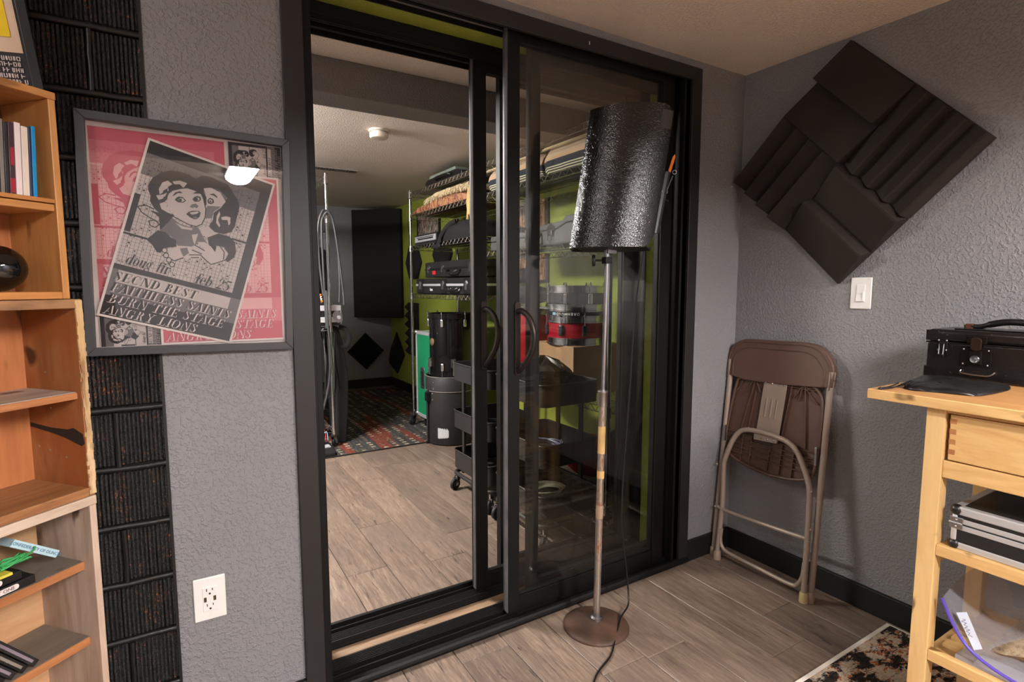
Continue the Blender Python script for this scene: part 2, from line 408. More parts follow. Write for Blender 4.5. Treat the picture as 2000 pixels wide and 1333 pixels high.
ROWJ = {-2: 1.13, -1: 1.83, -3: .675, 0: .835, 1: -.40, 2: .2, 3: -.62}
k = -12
x = -1.125 + k * PW
while x < .1:
    row = round((x + 1.125) / PW); j = ROWJ.get(row, random.uniform(0, 1.22)); y = j - 1.22 * 6
    while y < 5.2:
        y0, y1 = max(y, -4.6), min(y + 1.22, 5.16); y += 1.22
        if y1 - y0 > .05 and not (x < -2.6 and y1 < -2.6): plank(x, min(x + PW, .1), y0, y1)
    x += PW
mb = MB(); mb.box(-3.7, .2, -4.7, 5.3, 2.222, 2.3); struct('ceiling', mb, CEIL)
mb = MB()
mb.box(-2.297, -1.93, 0, .32, 0, 2.222); mb.box(-1.93, -.38, 0, .32, 2.176, 2.222); mb.box(-.38, .1, 0, .32, 0, 2.222)
wall_back = struct('wall_back', mb, WALL)
mb = MB(); mb.box(-3.6, -2.299, .014, .32, 0, 2.222); brick_wall = struct('wall_back_brick', mb, MORTAR); brick_wall.name = 'wall_left_brick'
def brick(x0, x1, z0, z1, sd):
    rnd = random.Random(sd); m = MB(); nr = max(6, int((x1 - x0) / .0088)); pts = []
    cx_, cz_ = (x0 + x1) / 2, (z0 + z1) / 2
    prof = []
    for i in range(nr):
        a = x0 + (x1 - x0) * i / nr; b = x0 + (x1 - x0) * (i + .62) / nr; d = rnd.uniform(.0, .003); e = .0045 + rnd.uniform(-.001, .002)
        if 0 < i: prof.append((a, d + e))
        prof += [(a + .001, d), (b, d + rnd.uniform(-.001, .001)), (b + .001, d + e)]
    prof = [(x0, .012)] + prof + [(x1, .012)]
    rows = []
    for q, (z, dy) in enumerate(((z0, .012), (z0 + .004, .004), (z0 + (z1 - z0) * .5, .0), (z1 - .004, .004), (z1, .012))):
        rows.append([m.bm.verts.new((px - cx_, min(.0145, py + dy + rnd.uniform(-.0005, .0005)), z - cz_)) for px, py in prof])
    for A, B in zip(rows, rows[1:]):
        for i in range(len(prof) - 1): m.bm.faces.new((A[i], A[i + 1], B[i + 1], B[i]))
    o = P('brick', m, BRICKM, brick_wall, local=True, fixn=False); o.location = Vector((cx_, -.001, cz_)) - brick_wall.location
zc = .2 - .1525
r_ = 0
while zc < 2.22:
    off = 0 if r_ % 2 else .2
    e = [-2.3]; xx = -2.403 - (0 if off == 0 else .2)
    while xx > -3.2: e.append(xx); xx -= .4
    for a, b in zip(e[1:], e): brick(a + .006, b - (.006 if b != -2.3 else 0), zc + .007, min(zc + .1455, 2.22), int(zc * 1000 + a * 77))
    m = MB(); m.tube([(-3.0 + i_ * .05, .006 + random.uniform(-.0006, .001), zc - .0005 + random.uniform(-.0012, .0012)) for i_ in range(15)], .0075, 8); P('mortar_joint', m, MORTAR, brick_wall, 0, 60)
    for e_x in e[1:2]: m = MB(); m.tube([(e_x + random.uniform(-.001, .001), .006, zc + .005 + i_ * .028) for i_ in range(6)], .0068, 8); P('mortar_joint', m, MORTAR, brick_wall, 0, 60)
    zc += .1525; r_ += 1
mb = MB(); mb.box(0, .1, -4.6, 0, 0, 2.222); struct('wall_right', mb, WALL)
mb = MB(); mb.box(-3.7, -3.6, -4.6, .32, 0, 2.222); struct('wall_left', mb, WALL)
mb = MB(); mb.box(-3.7, .1, -4.7, -4.6, 0, 2.222); struct('wall_front', mb, WALL)
mb = MB(); mb.box(.1, .2, .32, 5.26, 0, 2.222); struct('wall_far_right', mb, WALLG)
mb = MB(); mb.box(-3.5, .1, 5.16, 5.26, 0, 2.222); struct('wall_far_back', mb, WALL)
mb = MB(); mb.box(-3.6, -3.5, .32, 5.26, 0, 2.222); struct('wall_far_left', mb, WALL)
mb = MB(); mb.box(-3.5, .1, .774, .955, 2.075, 2.222); struct('ceiling_beam', mb, wallmat('beam_grey_paint', (118, 113, 111), 110, .6), bevel=.004)
mb = MB(); mb.box(-3.6, 0, -2.02, -1.9, 1.965, 2.222); struct('ceiling_soffit', mb, WALL)
mb = MB(); mb.box(-.016, 0, -4.6, 0, 0, .098); struct('baseboard_right', mb, BLKTRIM, bevel=.003)
mb = MB(); mb.box(-.301, -.016, -.016, 0, 0, .098); struct('baseboard_back', mb, BLKTRIM, bevel=.003)
mb = MB(); mb.box(-2.297, -1.98, -.016, 0, 0, .082); struct('baseboard_left', mb, BLKTRIM, bevel=.003)
mb = MB(); mb.box(-3.5, .084, 5.144, 5.16, 0, .11); struct('baseboard_far_back', mb, BLKTRIM, bevel=.003)
mb = MB(); mb.box(.084, .1, .32, 5.16, 0, .11); struct('baseboard_far_right', mb, BLKTRIM, bevel=.003)
mb = MB(); mb.box(-2.3035, -2.2965, -.0015, .013, 0, 2.222); struct('trim_1', mb, BLKTRIM)
# reveal between the two door sets, painted green, and its wooden threshold
mb = MB(); mb.box(-1.93, -1.915, .118, .202, 0, 2.15); mb.box(-.39, -.38, .118, .202, 0, 2.15); mb.box(-1.93, -.38, .118, .202, 2.160, 2.177)
struct('trim_2', mb, WALLG)
mb = MB(); mb.box(-1.915, -.39, .122, .198, 0, .006)
THR = woodmat('threshold_oak', (150, 124, 100), (112, 88, 68), 'x', 4, 10, .45)
struct('trim_3', mb, THR, bevel=.001)

def glass(parent, x0, x1, y, z0, z1):
    m = MB(); m.box(x0, x1, y - .003, y + .003, z0, z1); P('glass_pane', m, GLASS if y < .15 else GLASS2, parent)
def door_set(name, yb, label, s):
    """a two-panel sliding door set in an aluminium frame; yb = room-side face of its frame, s = panel shift"""
    d = bpy.data.objects.new(name, None); COL.objects.link(d); d.location = (-1.15, yb, 0); d['kind'] = 'structure'; d['label'] = label
    depth = .12
    # jambs with track fins
    for xa, xb_, sg in ((-1.93, -1.915, 1), (-.39, -.354, -1)):
        m = MB(); m.box(xa, xb_, yb, yb + depth, 0, 2.176)
        for fy in (.0, .056, .112): m.box(min(xa, xa + sg * .03), max(xa, xa + sg * .03) + .0, yb + fy + .001, yb + fy + .008, 0, 2.15) if sg > 0 else m.box(xb_ - .036, xb_, yb + fy + .001, yb + fy + .008, 0, 2.15)
        P('side_jamb', m, BLKFRAME, d, .0015)
    zh = 2.158 if yb < .1 else 2.104
    m = MB(); m.box(-1.915, -.39, yb, yb + depth, zh + .02, 2.178)
    for fy in (.0, .012, .054, .062, .112): m.box(-1.915, -.39, yb + fy + .001, yb + fy + .006, zh, zh + .022)
    P('header_track', m, BLKFRAME, d, .001)
    m = MB(); m.box(-1.915, -.39, yb, yb + depth, 0, .012)
    if yb < .1:
        m.tube([(-1.98, yb - .006, .012), (-.301, yb - .006, .012)], .017, 12)
        m.box(-1.915, -.39, yb + .034, yb + .039, .01, .026); m.box(-1.915, -.39, yb + .062, yb + .118, .01, .027)
        for q in range(6): m.box(-1.915, -.39, yb + .066 + q * .008, yb + .069 + q * .008, .026, .030)
    else:
        m.box(-1.915, -.39, yb + .001, yb + .006, .0, .034); m.box(-1.915, -.39, yb + .006, yb + .05, .01, .033)
        for q in range(5): m.box(-1.915, -.39, yb + .010 + q * .008, yb + .013 + q * .008, .032, .036)
        m.box(-1.915, -.39, yb + .076, yb + .081, .01, .03); m.box(-1.915, -.39, yb + .104, yb + .118, .01, .034)
    P('sill_track', m, BLKFRAME, d, .0008)
    return d
d1 = door_set('door_1', .0, 'near black aluminium sliding door set, its glass panel slid open to the right', 0)
# casing on the near side
m = MB(); W_ = .056
for poly in ([(-1.98, 0), (-1.98, 2.188), (-1.924, 2.134), (-1.924, 0)], [(-1.98, 2.188), (-.301, 2.188), (-.357, 2.134), (-1.924, 2.134)], [(-.301, 2.188), (-.301, 0), (-.357, 0), (-.357, 2.134)]):
    mm = MB(); mm.prism([(a, -.014, b) for a, b in poly], (0, .0145, 0)); P('casing_board', mm, plain('black_casing_paint', (32, 29, 29), .46, 0, .04, 200, .05), d1, .0015)
def slider(parent, x0, x1, yf, z0, z1, wl, wr, handle=True, dy=.038, light=False):
    m = MB(); zt = .052; zb = .062
    m.box(x0, x0 + wl, yf, yf + dy, z0, z1)
    m.box(x1 - wr, x1, yf, yf + dy, z0, z1)
    m.box(x0 + wl, x1 - wr, yf + .004, yf + dy - .004, z1 - zt, z1); m.box(x0 + wl, x1 - wr, yf + .004, yf + dy - .004, z0, z0 + zb)
    # glazing beads
    m.box(x0 + wl, x0 + wl + .006, yf + .009, yf + .03, z0 + zb, z1 - zt); m.box(x1 - wr - .006, x1 - wr, yf + .009, yf + .03, z0 + zb, z1 - zt)
    m.box(x0 + wl, x1 - wr, yf + .009, yf + .03, z0 + zb, z0 + zb + .006)
    fr = P('sliding_panel' if handle else 'fixed_panel', m, BLKFRAME, parent, .0012)
    glass(fr, x0 + wl, x1 - wr, yf + dy / 2, z0 + zb, z1 - zt)
    if handle:
        m = MB(); m.box(x0 - .0035, x0, yf + .004, yf + dy - .016, z0 + .01, z1 - .01); P('weatherstrip', m, FUZZ, fr)
        m = MB(); m.box(x0 - .0015, x0 + .0005, yf + dy - .013, yf + dy - .002, z0 + .01, z1 - .01); P('strike_strip', m, STRIKEREFL if light else BLKFRAME, fr)
        hx = x0 + .036; m = MB(); pl = rrect(hx - .012, hx + .012, .945, 1.215, .011, 0, 5)
        m.prism([(a, yf - .006, b) for a, b, _ in pl], (0, .006, 0)); hp = P('handle_plate', m, BRONZE, fr, .001, 40)
        m = MB(); m.tube(bez([(hx - .002, yf - .002, 1.178), (hx + .004, yf - .03, 1.182), (hx + .016, yf - .06, 1.155), (hx + .022, yf - .078, 1.10), (hx + .018, yf - .072, 1.045), (hx + .010, yf - .046, 1.0), (hx + .002, yf - .016, .968), (hx, yf - .002, .962)], 5), .0105, 12)
        P('pull_handle', m, BRONZE, fr, 0, 60)
        m = MB(); m.cyl((hx, yf - .009, .962), (hx, yf, .962), .012, 16); m.cyl((hx - .002, yf - .009, 1.178), (hx - .002, yf, 1.178), .012, 16); P('handle_boss', m, BRONZE, fr, 0, 40)
    return fr
slider(d1, -1.2435, -.428, .022, .027, 2.166, .0465, .062, True, .038, True)
slider(d1, -1.116, -.390, .074, .03, 2.140, .042, .05, False, .034)
m = MB(); m.box(-.392, -.39, .0, .12, .012, 2.14); P('jamb_liner', m, BLKFRAME, d1)
d2 = door_set('door_2', .2, 'far black aluminium sliding door set behind the first, also slid open to the right', 0)
slider(d2, -1.274, -.45, .222, .034, 2.124, .052, .06, True, .038)
slider(d2, -1.13, -.390, .276, .034, 2.124, .042, .05, False, .032)
m = MB()
for fx, fy, fz, c_ in ((-.92, -.0146, 2.152, 0),): m.box(fx, fx + .004, fy, fy + .001, fz, fz + .012)
P('paint_chip', m, WHITE, d1)

# ceiling lamps, the last an added fill light
for i_, (lx, ly, lz, hl, st) in enumerate(LAMPS):
    lf = thing('ceiling_light', ['long white wraparound ceiling light left behind the soffit', 'long white wraparound ceiling light right behind the soffit', 'long white wraparound ceiling light in the far room', 'short white fill light added to the ceiling above the left crates'][i_], 'lamp', (lx, ly, lz - .1))
    m = MB(); m.box(lx - .11, lx + .11, ly - hl, ly + hl, lz - .03, lz - .001); P('lamp_body', m, WHITE, lf, .004)
    m = MB(); pr = [(lx + .1 * math.cos(R(a)), lz - .031 - .06 * math.sin(R(a))) for a in range(0, 181, 20)]
    m.prism([(a, ly - hl + .01, b) for a, b in pr], (0, 2 * hl - .02, 0)); P('lamp_lens', m, lampmat(st), lf, 0, 50)

# ------------------------------------------------------------------ framed gig poster
def arcq(cx_, cy_, rx, ry, a0, a1, T, t, n=10, ph=0):
    """stroke of varying thickness: thick where the curve runs vertically"""
    out = []; prev = None
    for i in range(n + 1):
        a = R(a0 + (a1 - a0) * i / n); w_ = t + (T - t) * abs(math.cos(a + ph)) ** 1.6
        o_ = (cx_ + rx * math.cos(a), cy_ + ry * math.sin(a)); q = (cx_ + (rx - w_) * math.cos(a), cy_ + (ry - (t + (w_ - t) * .25)) * math.sin(a))
        if prev: out.append([prev[0], o_, q, prev[1]])
        prev = (o_, q)
    return out
def rect(x0, y0, x1, y1): return [[(x0, y0), (x1, y0), (x1, y1), (x0, y1)]]
def line(x0, y0, x1, y1, w_): return [[(x0, y0), (x0 + w_, y0), (x1 + w_, y1), (x1, y1)]]
TK, TN, SF = .2, .045, .09
def stem(x0, y0=0, y1=1, T=TK, st=1, sb=1):
    g = rect(x0, y0, x0 + T, y1)
    if st: g += rect(x0 - SF, y1 - TN, x0 + T + SF, y1)
    if sb: g += rect(x0 - SF, y0, x0 + T + SF, y0 + TN)
    return g
def Sg(w_=.6):
    return (arcq(.3, .74, .24, .26, 20, 185, .13, TN) + arcq(.3, .26, .24, .26, -160, 5, .13, TN) +
            [[(.06, .78), (.2, .86), (.56, .3), (.42, .16)]] + rect(.50, .70, .54, .95) + rect(.05, .05, .09, .30))
GL = {
 'I': (stem(.1), .42), 'S': (Sg(), .68),
 'E': (stem(.1) + rect(.2, .955, .64, 1) + rect(.2, 0, .66, .045) + rect(.3, .48, .5, .52) + rect(.6, .75, .64, 1) + rect(.62, 0, .66, .26) + rect(.48, .38, .51, .62), .76),
 'F': (stem(.1) + rect(.2, .955, .64, 1) + rect(.3, .48, .5, .52) + rect(.6, .75, .64, 1) + rect(.48, .38, .51, .62), .7),
 'L': (stem(.1) + rect(.2, 0, .62, .045) + rect(.58, 0, .62, .28), .7),
 'T': (stem(.26, st=0) + rect(0, .955, .72, 1) + rect(0, .75, .04, 1) + rect(.68, .75, .72, 1), .76),
 'H': (stem(.1) + stem(.52) + rect(.2, .48, .6, .52), .84),
 'N': (line(.12, 0, .12, 1, TN) + rect(.02, 0, .28, TN) + line(.12, 1, .56, 0, .22) + rect(0, 1 - TN, .2, 1) + line(.7, 0, .7, 1, TN) + rect(.6, 1 - TN, .84, 1), .86),
 'A': (line(.06, 0, .36, 1, TN) + line(.56, 0, .32, 1, .2) + rect(.18, .3, .6, .34) + rect(-.04, 0, .2, TN) + rect(.48, 0, .86, TN), .82),
 'R': (stem(.1) + arcq(.3, .75, .3, .25, -90, 90, .18, TN) + [[(.36, .5), (.5, .5), (.66, .0), (.5, .0)]] + rect(.5, 0, .76, TN) + rect(.2, .5, .36, .54), .8),
 'B': (stem(.1) + arcq(.28, .76, .28, .24, -90, 90, .17, TN) + arcq(.28, .26, .36, .26, -90, 90, .19, TN), .74),
 'D': (stem(.1) + arcq(.28, .5, .46, .5, -90, 90, .2, TN, 14), .84),
 'C': (arcq(.4, .5, .36, .5, 50, 310, .2, TN, 16) + rect(.66, .62, .7, .95), .78),
 'G': (arcq(.4, .5, .36, .5, 50, 300, .2, TN, 16) + rect(.66, .62, .7, .95) + stem(.5, 0.05, .42, .17, 1, 0), .84),
 'O': (arcq(.4, .5, .38, .5, 0, 360, .2, TN, 22), .86),
 'U': (stem(.1, .25, 1, sb=0) + arcq(.4, .28, .3, .28, 180, 360, .1, TN) + line(.66, .25, .66, 1, TN) + rect(.56, 1 - TN, .8, 1), .84),
 'Y': (line(.32, .45, .02, 1, .2) + line(.4, .45, .64, 1, TN) + rect(.3, 0, .5, .48) + rect(-.06, 1 - TN, .3, 1) + rect(.54, 1 - TN, .78, 1) + rect(.2, 0, .6, TN), .78),
 ' ': ([], .4),
 'o': (arcq(.26, .33, .26, .34, 0, 360, .16, TN, 18), .58),
 'd': (arcq(.24, .33, .25, .34, 60, 360, .16, TN, 14) + rect(.36, 0, .52, 1) + rect(.26, .96, .4, 1) + rect(.5, 0, .6, TN), .66),
 'u': (rect(.06, .14, .21, .66) + rect(-.02, .62, .1, .66) + arcq(.24, .16, .18, .16, 180, 360, .08, TN) + rect(.38, 0, .53, .66) + rect(.3, .62, .4, .66) + rect(.5, 0, .6, TN), .64),
 'g': (arcq(.24, .42, .22, .25, 0, 360, .13, TN, 16) + arcq(.24, -.1, .26, .17, 0, 360, .08, TN, 16) + [[(.1, .16), (.3, .14), (.44, .06), (.36, .0)]] + rect(.42, .56, .58, .62), .6),
 'f': (rect(.14, 0, .29, .8) + arcq(.36, .78, .22, .24, 60, 180, .14, TN) + rect(.02, .6, .42, .65) + rect(.05, 0, .38, TN) + rect(.42, .84, .52, .94), .44),
 'i': (rect(.1, 0, .25, .66) + rect(.02, .62, .12, .66) + rect(.02, 0, .34, TN) + arcq(.18, .86, .09, .09, 0, 360, .09, .08, 8), .36),
 'r': (rect(.1, 0, .25, .66) + rect(.02, .62, .12, .66) + rect(.02, 0, .36, TN) + arcq(.38, .5, .16, .16, 60, 180, .05, TN) + rect(.4, .52, .52, .64), .52),
 'e': (arcq(.26, .33, .25, .34, 0, 320, .16, TN, 16) + rect(.1, .36, .48, .4), .56),
 'b': (rect(.04, 0, .19, 1) + rect(-.04, .96, .06, 1) + arcq(.3, .33, .25, .34, -150, 150, .16, TN, 16), .6),
 '2': (arcq(.3, .72, .26, .28, -30, 170, .17, TN, 12) + [[(.42, .55), (.54, .62), (.2, .08), (.04, .0)]] + rect(.04, 0, .56, .14), .66),
 '5': (rect(.1, .5, .15, 1) + rect(.1, .86, .54, 1) + arcq(.28, .32, .28, .32, -150, 110, .17, TN, 14), .66)}
ART = [('D',[[90,376],[103,307],[147,244],[203,201],[280,181],[357,182],[403,200],[432,205],[471,248],[477,287],[509,316],[529,383],[500,395],[464,334],[399,301],[308,325],[261,356],[237,398],[233,464],[259,518],[322,552],[297,618],[254,706],[211,569],[172,543],[131,495],[124,450],[98,412]]),('D',[[395,196],[433,151],[501,135],[577,147],[636,148],[705,214],[744,250],[773,308],[776,410],[780,485],[764,542],[713,581],[670,584],[612,587],[587,546],[603,490],[594,426],[637,363],[665,264],[596,223],[509,224],[473,255]]),('L',[[472,251],[524,227],[599,239],[659,300],[636,360],[590,411],[589,495],[551,517],[526,385],[509,316]]),('M',[[534,386],[635,356],[592,418],[592,477],[547,498],[530,416]]),('L',[[243,395],[273,351],[308,323],[357,297],[412,296],[465,308],[497,354],[528,417],[537,481],[531,550],[496,583],[441,586],[382,575],[322,552],[264,509],[245,443]]),('L',[[166,377],[178,316],[211,287],[248,304],[223,338],[236,366],[203,395],[182,419]]),('L',[[243,282],[291,254],[347,256],[330,304],[298,284],[261,299]]),('L',[[160,436],[207,410],[228,385],[220,437],[187,466]]),('L',[[200,493],[233,464],[266,516],[307,549],[273,546],[223,532]]),('D',[[200,380],[225,346],[228,385],[199,405]]),('D',[[212,432],[239,405],[242,444],[225,459]]),('D',[[270,399],[283,363],[312,340],[336,349],[303,360],[280,393]]),('D',[[405,325],[424,301],[463,302],[431,315]]),('D',[[523,285],[555,265],[583,279],[592,297],[559,284]]),('D',[[294,424],[300,404],[316,385],[345,380],[374,402],[357,426],[321,436]]),('L',[[316,416],[325,396],[348,389],[363,404],[352,420],[329,427]]),('D',[[320,418],[322,403],[338,397],[346,411],[339,425],[327,426]]),('D',[[415,373],[422,350],[442,332],[467,331],[476,350],[466,374],[434,387]]),('L',[[436,365],[442,346],[459,342],[466,358],[455,372]]),('D',[[435,368],[438,352],[450,349],[457,363],[447,375]]),('D',[[522,336],[537,310],[563,316],[577,340],[557,363],[531,362]]),('L',[[532,336],[541,321],[559,328],[560,347],[544,354]]),('D',[[538,338],[547,330],[555,343],[546,352]]),('M',[[411,441],[420,415],[448,398],[472,413],[464,435],[445,432],[431,446]]),('D',[[400,511],[413,485],[439,466],[481,450],[500,461],[500,498],[485,525],[466,533],[433,527]]),('L',[[421,491],[442,476],[479,456],[485,466],[472,484],[441,500]]),('M',[[453,520],[473,503],[486,512],[473,525]]),('L',[[522,586],[594,560],[649,591],[649,620],[599,652],[562,647]]),('M',[[254,706],[315,579],[376,606],[439,607],[512,590],[553,641],[612,705],[632,727],[561,705],[525,759],[473,778],[407,791],[344,731],[289,726]]),('L',[[342,609],[407,619],[475,611],[472,629],[399,642]]),('L',[[481,667],[525,643],[523,693],[521,744],[497,702]]),('D',[[211,761],[239,711],[292,709],[332,735],[383,750],[396,803],[341,829],[324,843],[301,887],[275,891],[230,842],[180,812]]),('D',[[599,651],[671,588],[759,586],[813,619],[841,695],[839,756],[800,811],[777,793],[789,738],[740,691],[683,697],[686,755],[632,727]]),('L',[[344,844],[420,786],[459,777],[505,766],[533,735],[575,759],[620,769],[591,795],[598,826],[564,862],[516,869],[463,879],[411,924],[367,910]]),('L',[[535,714],[588,696],[644,719],[690,758],[687,713],[743,702],[782,740],[771,799],[734,832],[681,870],[631,840],[584,814],[580,782],[620,769]]),('M',[[425,809],[475,784],[499,826],[467,869],[447,843]]),('l',[[512,792],[593,803]]),('l',[[502,841],[588,813]]),('l',[[521,859],[580,840]]),('l',[[521,744],[606,769]]),('l',[[584,814],[631,844],[681,870],[734,832],[787,790]]),('l',[[712,696],[754,733],[763,798]]),('l',[[367,910],[411,924],[469,876]]),('l',[[317,562],[383,578],[442,590],[497,587],[532,553],[541,488],[529,417],[495,346]]),('l',[[61,569],[113,540],[174,551]]),('l',[[61,569],[103,609],[159,628],[223,645]]),('l',[[160,659],[201,637],[240,662],[215,696],[181,692],[160,659]]),('D',[[146,569],[211,569],[231,610],[197,590]]),('o',[[324,859]]),('o',[[344,897]]),('o',[[372,928]]),('o',[[403,959]]),('L',[[622,449],[631,396],[645,424],[640,477],[668,517],[665,535],[632,505]]),('L',[[657,445],[689,424],[726,420],[739,474],[729,495],[711,451],[670,465]]),('B',[[-1,1073],[186,1069],[397,1071],[604,1079],[609,1098],[400,1086],[190,1087],[-1,1104]])]
TEXTS = [('SECND BEST', 35, 640, 1200, 74), ('FAITHLESS SAINTS', 32, 925, 1293, 74), ('BURN THE STAGE', 31, 893, 1385, 74), ('ANGRY LIONS', 28, 700, 1478, 74)]
SMALL = [('doug fir', 85, 393, 1050, 92), ('feb 25', 590, 868, 1062, 92)]
def glyph_polys(txt, x0, x1, base, cap, shear=.2):
    W = sum(GL[c][1] for c in txt); k = (x1 - x0) / W; cx_ = x0; out = []
    for c in txt:
        for poly in GL[c][0]: out.append([(cx_ + px * k + py * cap * shear, base - py * cap) for px, py in poly])
        cx_ += GL[c][1] * k
    return out
def sheet(parent, name, org, ud, vd, wd, y0, pal, clip=None, detail=1):
    """one printed sheet: canonical units are 1/1000 of its width; u to the right, v down the sheet"""
    lay = {'P': MB(), 'D': MB(), 'L': MB(), 'M': MB()}; cnt = [0]
    ud, vd = Vector(ud), Vector(vd)
    def put(tone, poly):
        cnt[0] += 1; y = y0 - cnt[0] * 1.6e-6
        pts = [(org[0] + (ud[0] * u + vd[0] * v) * wd / 1000, y, org[1] + (ud[1] * u + vd[1] * v) * wd / 1000) for u, v in poly]
        f = lay[tone].face(pts)
        if f and f.normal.y > 0 if False else False: pass
    def q(tone, x0, y0_, x1, y1): put(tone, [(x0, y0_), (x1, y0_), (x1, y1), (x0, y1)])
    rnd = random.Random(3)
    q('P', 0, 0, 1000, 1512); cnt[0] += 5
    q('D', 18, 18, 982, 1494); cnt[0] += 5
    q('M', 18, 120, 900, 420); q('L', 18, 300, 900, 1066); cnt[0] += 5
    q('M', 18, 1108, 982, 1330)
    q('L', 60, 1112, 900, 1215); cnt[0] += 5
    if detail:
        for i in range(31): q('D' if i % 3 else 'M', 30 + i * 28, 150, 32.5 + i * 28, 1066)
        for i in range(32): q('D' if i % 2 else 'M', 18, 160 + i * 28, 900, 162 + i * 28)
        cnt[0] += 3
        for i in range(260):
            a, b = 30 + rnd.randrange(30) * 28, 164 + rnd.randrange(32) * 28
            if rnd.random() < .8: q('D', a + 6, b + 6, a + 10 + rnd.uniform(4, 14), b + rnd.uniform(12, 20))
        cnt[0] += 3
    q('D', 18, 470, 60, 790); q('D', 0 + 18, 798, 210, 815); q('D', 780, 590, 960, 606)
    cnt[0] += 4
    for k_, pts in ART:
        if k_ == 'B': q('D', 18, 1074, 980, 1104)
        elif k_ == 'o':
            c0, c1 = pts[0]
            put('D', [(c0 + 21 * math.cos(R(a)), c1 + 24 * math.sin(R(a))) for a in range(0, 360, 36)]); put('L', [(c0 + 15 * math.cos(R(a)), c1 + 17 * math.sin(R(a))) for a in range(0, 360, 36)])
        elif k_ == 'l':
            for (a, b), (c, d) in zip(pts, pts[1:]):
                L_ = math.hypot(c - a, d - b) or 1; nx, ny = -(d - b) / L_ * 4, (c - a) / L_ * 4
                put('D', [(a + nx, b + ny), (c + nx, d + ny), (c - nx, d - ny), (a - nx, b - ny)])
        else: put(k_, pts)
    cnt[0] += 4
    for t in TEXTS:
        for po in glyph_polys(*t): put('P', [(a + 9, b + 5) for a, b in po])
        cnt[0] += 2
        for po in glyph_polys(*t): put('D', po)
    for t in SMALL:
        for po in glyph_polys(*t): put('D', po)
    base = P(name, lay['P'], pal['P'], parent, fixn=False)
    for k_, nm in (('D', 'dark_print'), ('L', 'light_print'), ('M', 'midtone_print')): P(nm, lay[k_], pal[k_], base, fixn=False)
    return base
def prn(n, c, bs=0): return plain('print_' + n, c, .75, 0, var=.1)
BWP = {'P': prn('white', (206, 192, 188)), 'D': prn('black', (38, 36, 38)), 'L': prn('light', (178, 166, 163)), 'M': prn('grey', (98, 94, 95))}
RDP = {'P': prn('white', (206, 192, 188)), 'D': prn('red', (184, 84, 98)), 'L': prn('pink', (212, 158, 158)), 'M': prn('rose', (196, 108, 118))}
MNP = {'P': prn('light', (178, 166, 163)), 'D': BWP['D'], 'L': BWP['L'], 'M': BWP['M']}
pf = thing('framed_gig_poster', 'large grey-framed red and black gig poster with smiling woman, left of the glass door', 'poster', (-2.21, -.001, 1.385))
Mr = Matrix.Translation((-2.21, 0, 1.385)) @ Matrix.Rotation(R(1.1), 4, 'Y') @ Matrix.Translation((2.21, 0, -1.385))
def framebars(x0, x1, z0, z1, w_, ya, yb):
    out = []
    for poly in ([(x0, z0), (x0, z1), (x0 + w_, z1 - w_), (x0 + w_, z0 + w_)], [(x1, z0), (x1, z1), (x1 - w_, z1 - w_), (x1 - w_, z0 + w_)], [(x0, z1), (x1, z1), (x1 - w_, z1 - w_), (x0 + w_, z1 - w_)], [(x0, z0), (x1, z0), (x1 - w_, z0 + w_), (x0 + w_, z0 + w_)]):
        m = MB(); m.prism([(a, ya, b) for a, b in poly], (0, yb - ya, 0)); out.append(m)
    return out
FRM = plain('satin_charcoal_frame', (62, 61, 63), .42, .2, var=.03)
for m in framebars(-2.4445, -1.977, 1.0985, 1.6745, .0195, -.026, -.001):
    m.xf(Mr); P('frame_bar', m, FRM, pf, .0015)
m = MB(); m.box(-2.43, -1.99, -.006, -.002, 1.11, 1.66); m.xf(Mr); P('backing_board', m, prn('white', (206, 192, 188)), pf)
sheet(pf, 'red_sheet', (-2.4225, 1.6525), (1, 0), (0, -1), .2965, -.0065, RDP)
sheet(pf, 'small_sheet', (-2.4215, 1.1215), (0, 1), (1, 0), .088, -.0095, MNP, detail=0)
sheet(pf, 'small_sheet', (-2.1235, 1.5635), (0, 1), (1, 0), .0865, -.0095, MNP, detail=0)
sheet(pf, 'red_sheet', (-2.2965, 1.566), (1, 0), (0, -1), .294, -.0125, RDP)
aa = R(-16.5)
sheet(pf, 'black_sheet', (-2.2973, 1.6335), (math.cos(aa), math.sin(aa)), (math.sin(aa), -math.cos(aa)), .298, -.0160, BWP)
m = MB(); m.box(-2.427, -1.994, -.0235, -.0225, 1.115, 1.658); m.xf(Mr); P('glass_pane', m, PGLASS, pf)

# ------------------------------------------------------------------ stacked crates on the left
KX, KY = -2.413, -.362
CRZ = R(220.5)
def Mc(dx=0): return Matrix.Translation((KX, KY, 0)) @ Matrix.Rotation(CRZ, 4, 'Z')
MC = Mc()
def cbox(x0, x1, y0, y1, z0, z1): m = MB(); m.box(x0, x1, y0, y1, z0, z1); return m.xf(MC)
def crate(name, label, x0, x1, z0, z1, depth, ts, tb, mats, back=True):
    t = thing(name, label, 'crate', MC @ Vector(((x0 + x1) / 2, -depth / 2, z0)), CRZ, 'stacked wooden crates')
    del t['group']
    P('side_board', cbox(x0, x0 + ts, -depth, 0, z0, z1 - tb), mats[0], t, .0015); P('side_board', cbox(x1 - ts, x1, -depth, 0, z0, z1 - tb), mats[0], t, .0015)
    P('top_board', cbox(x0 - .001, x1 + .001, -depth, .001, z1 - tb, z1), mats[1], t, .0018)
    P('bottom_board', cbox(x0 + ts, x1 - ts, -depth, 0, z0, z0 + tb), mats[2], t, .0015)
    P('back_panel', cbox(x0 + ts, x1 - ts, -depth, -depth + .006, z0 + tb, z1 - tb), mats[3], t)
    return t
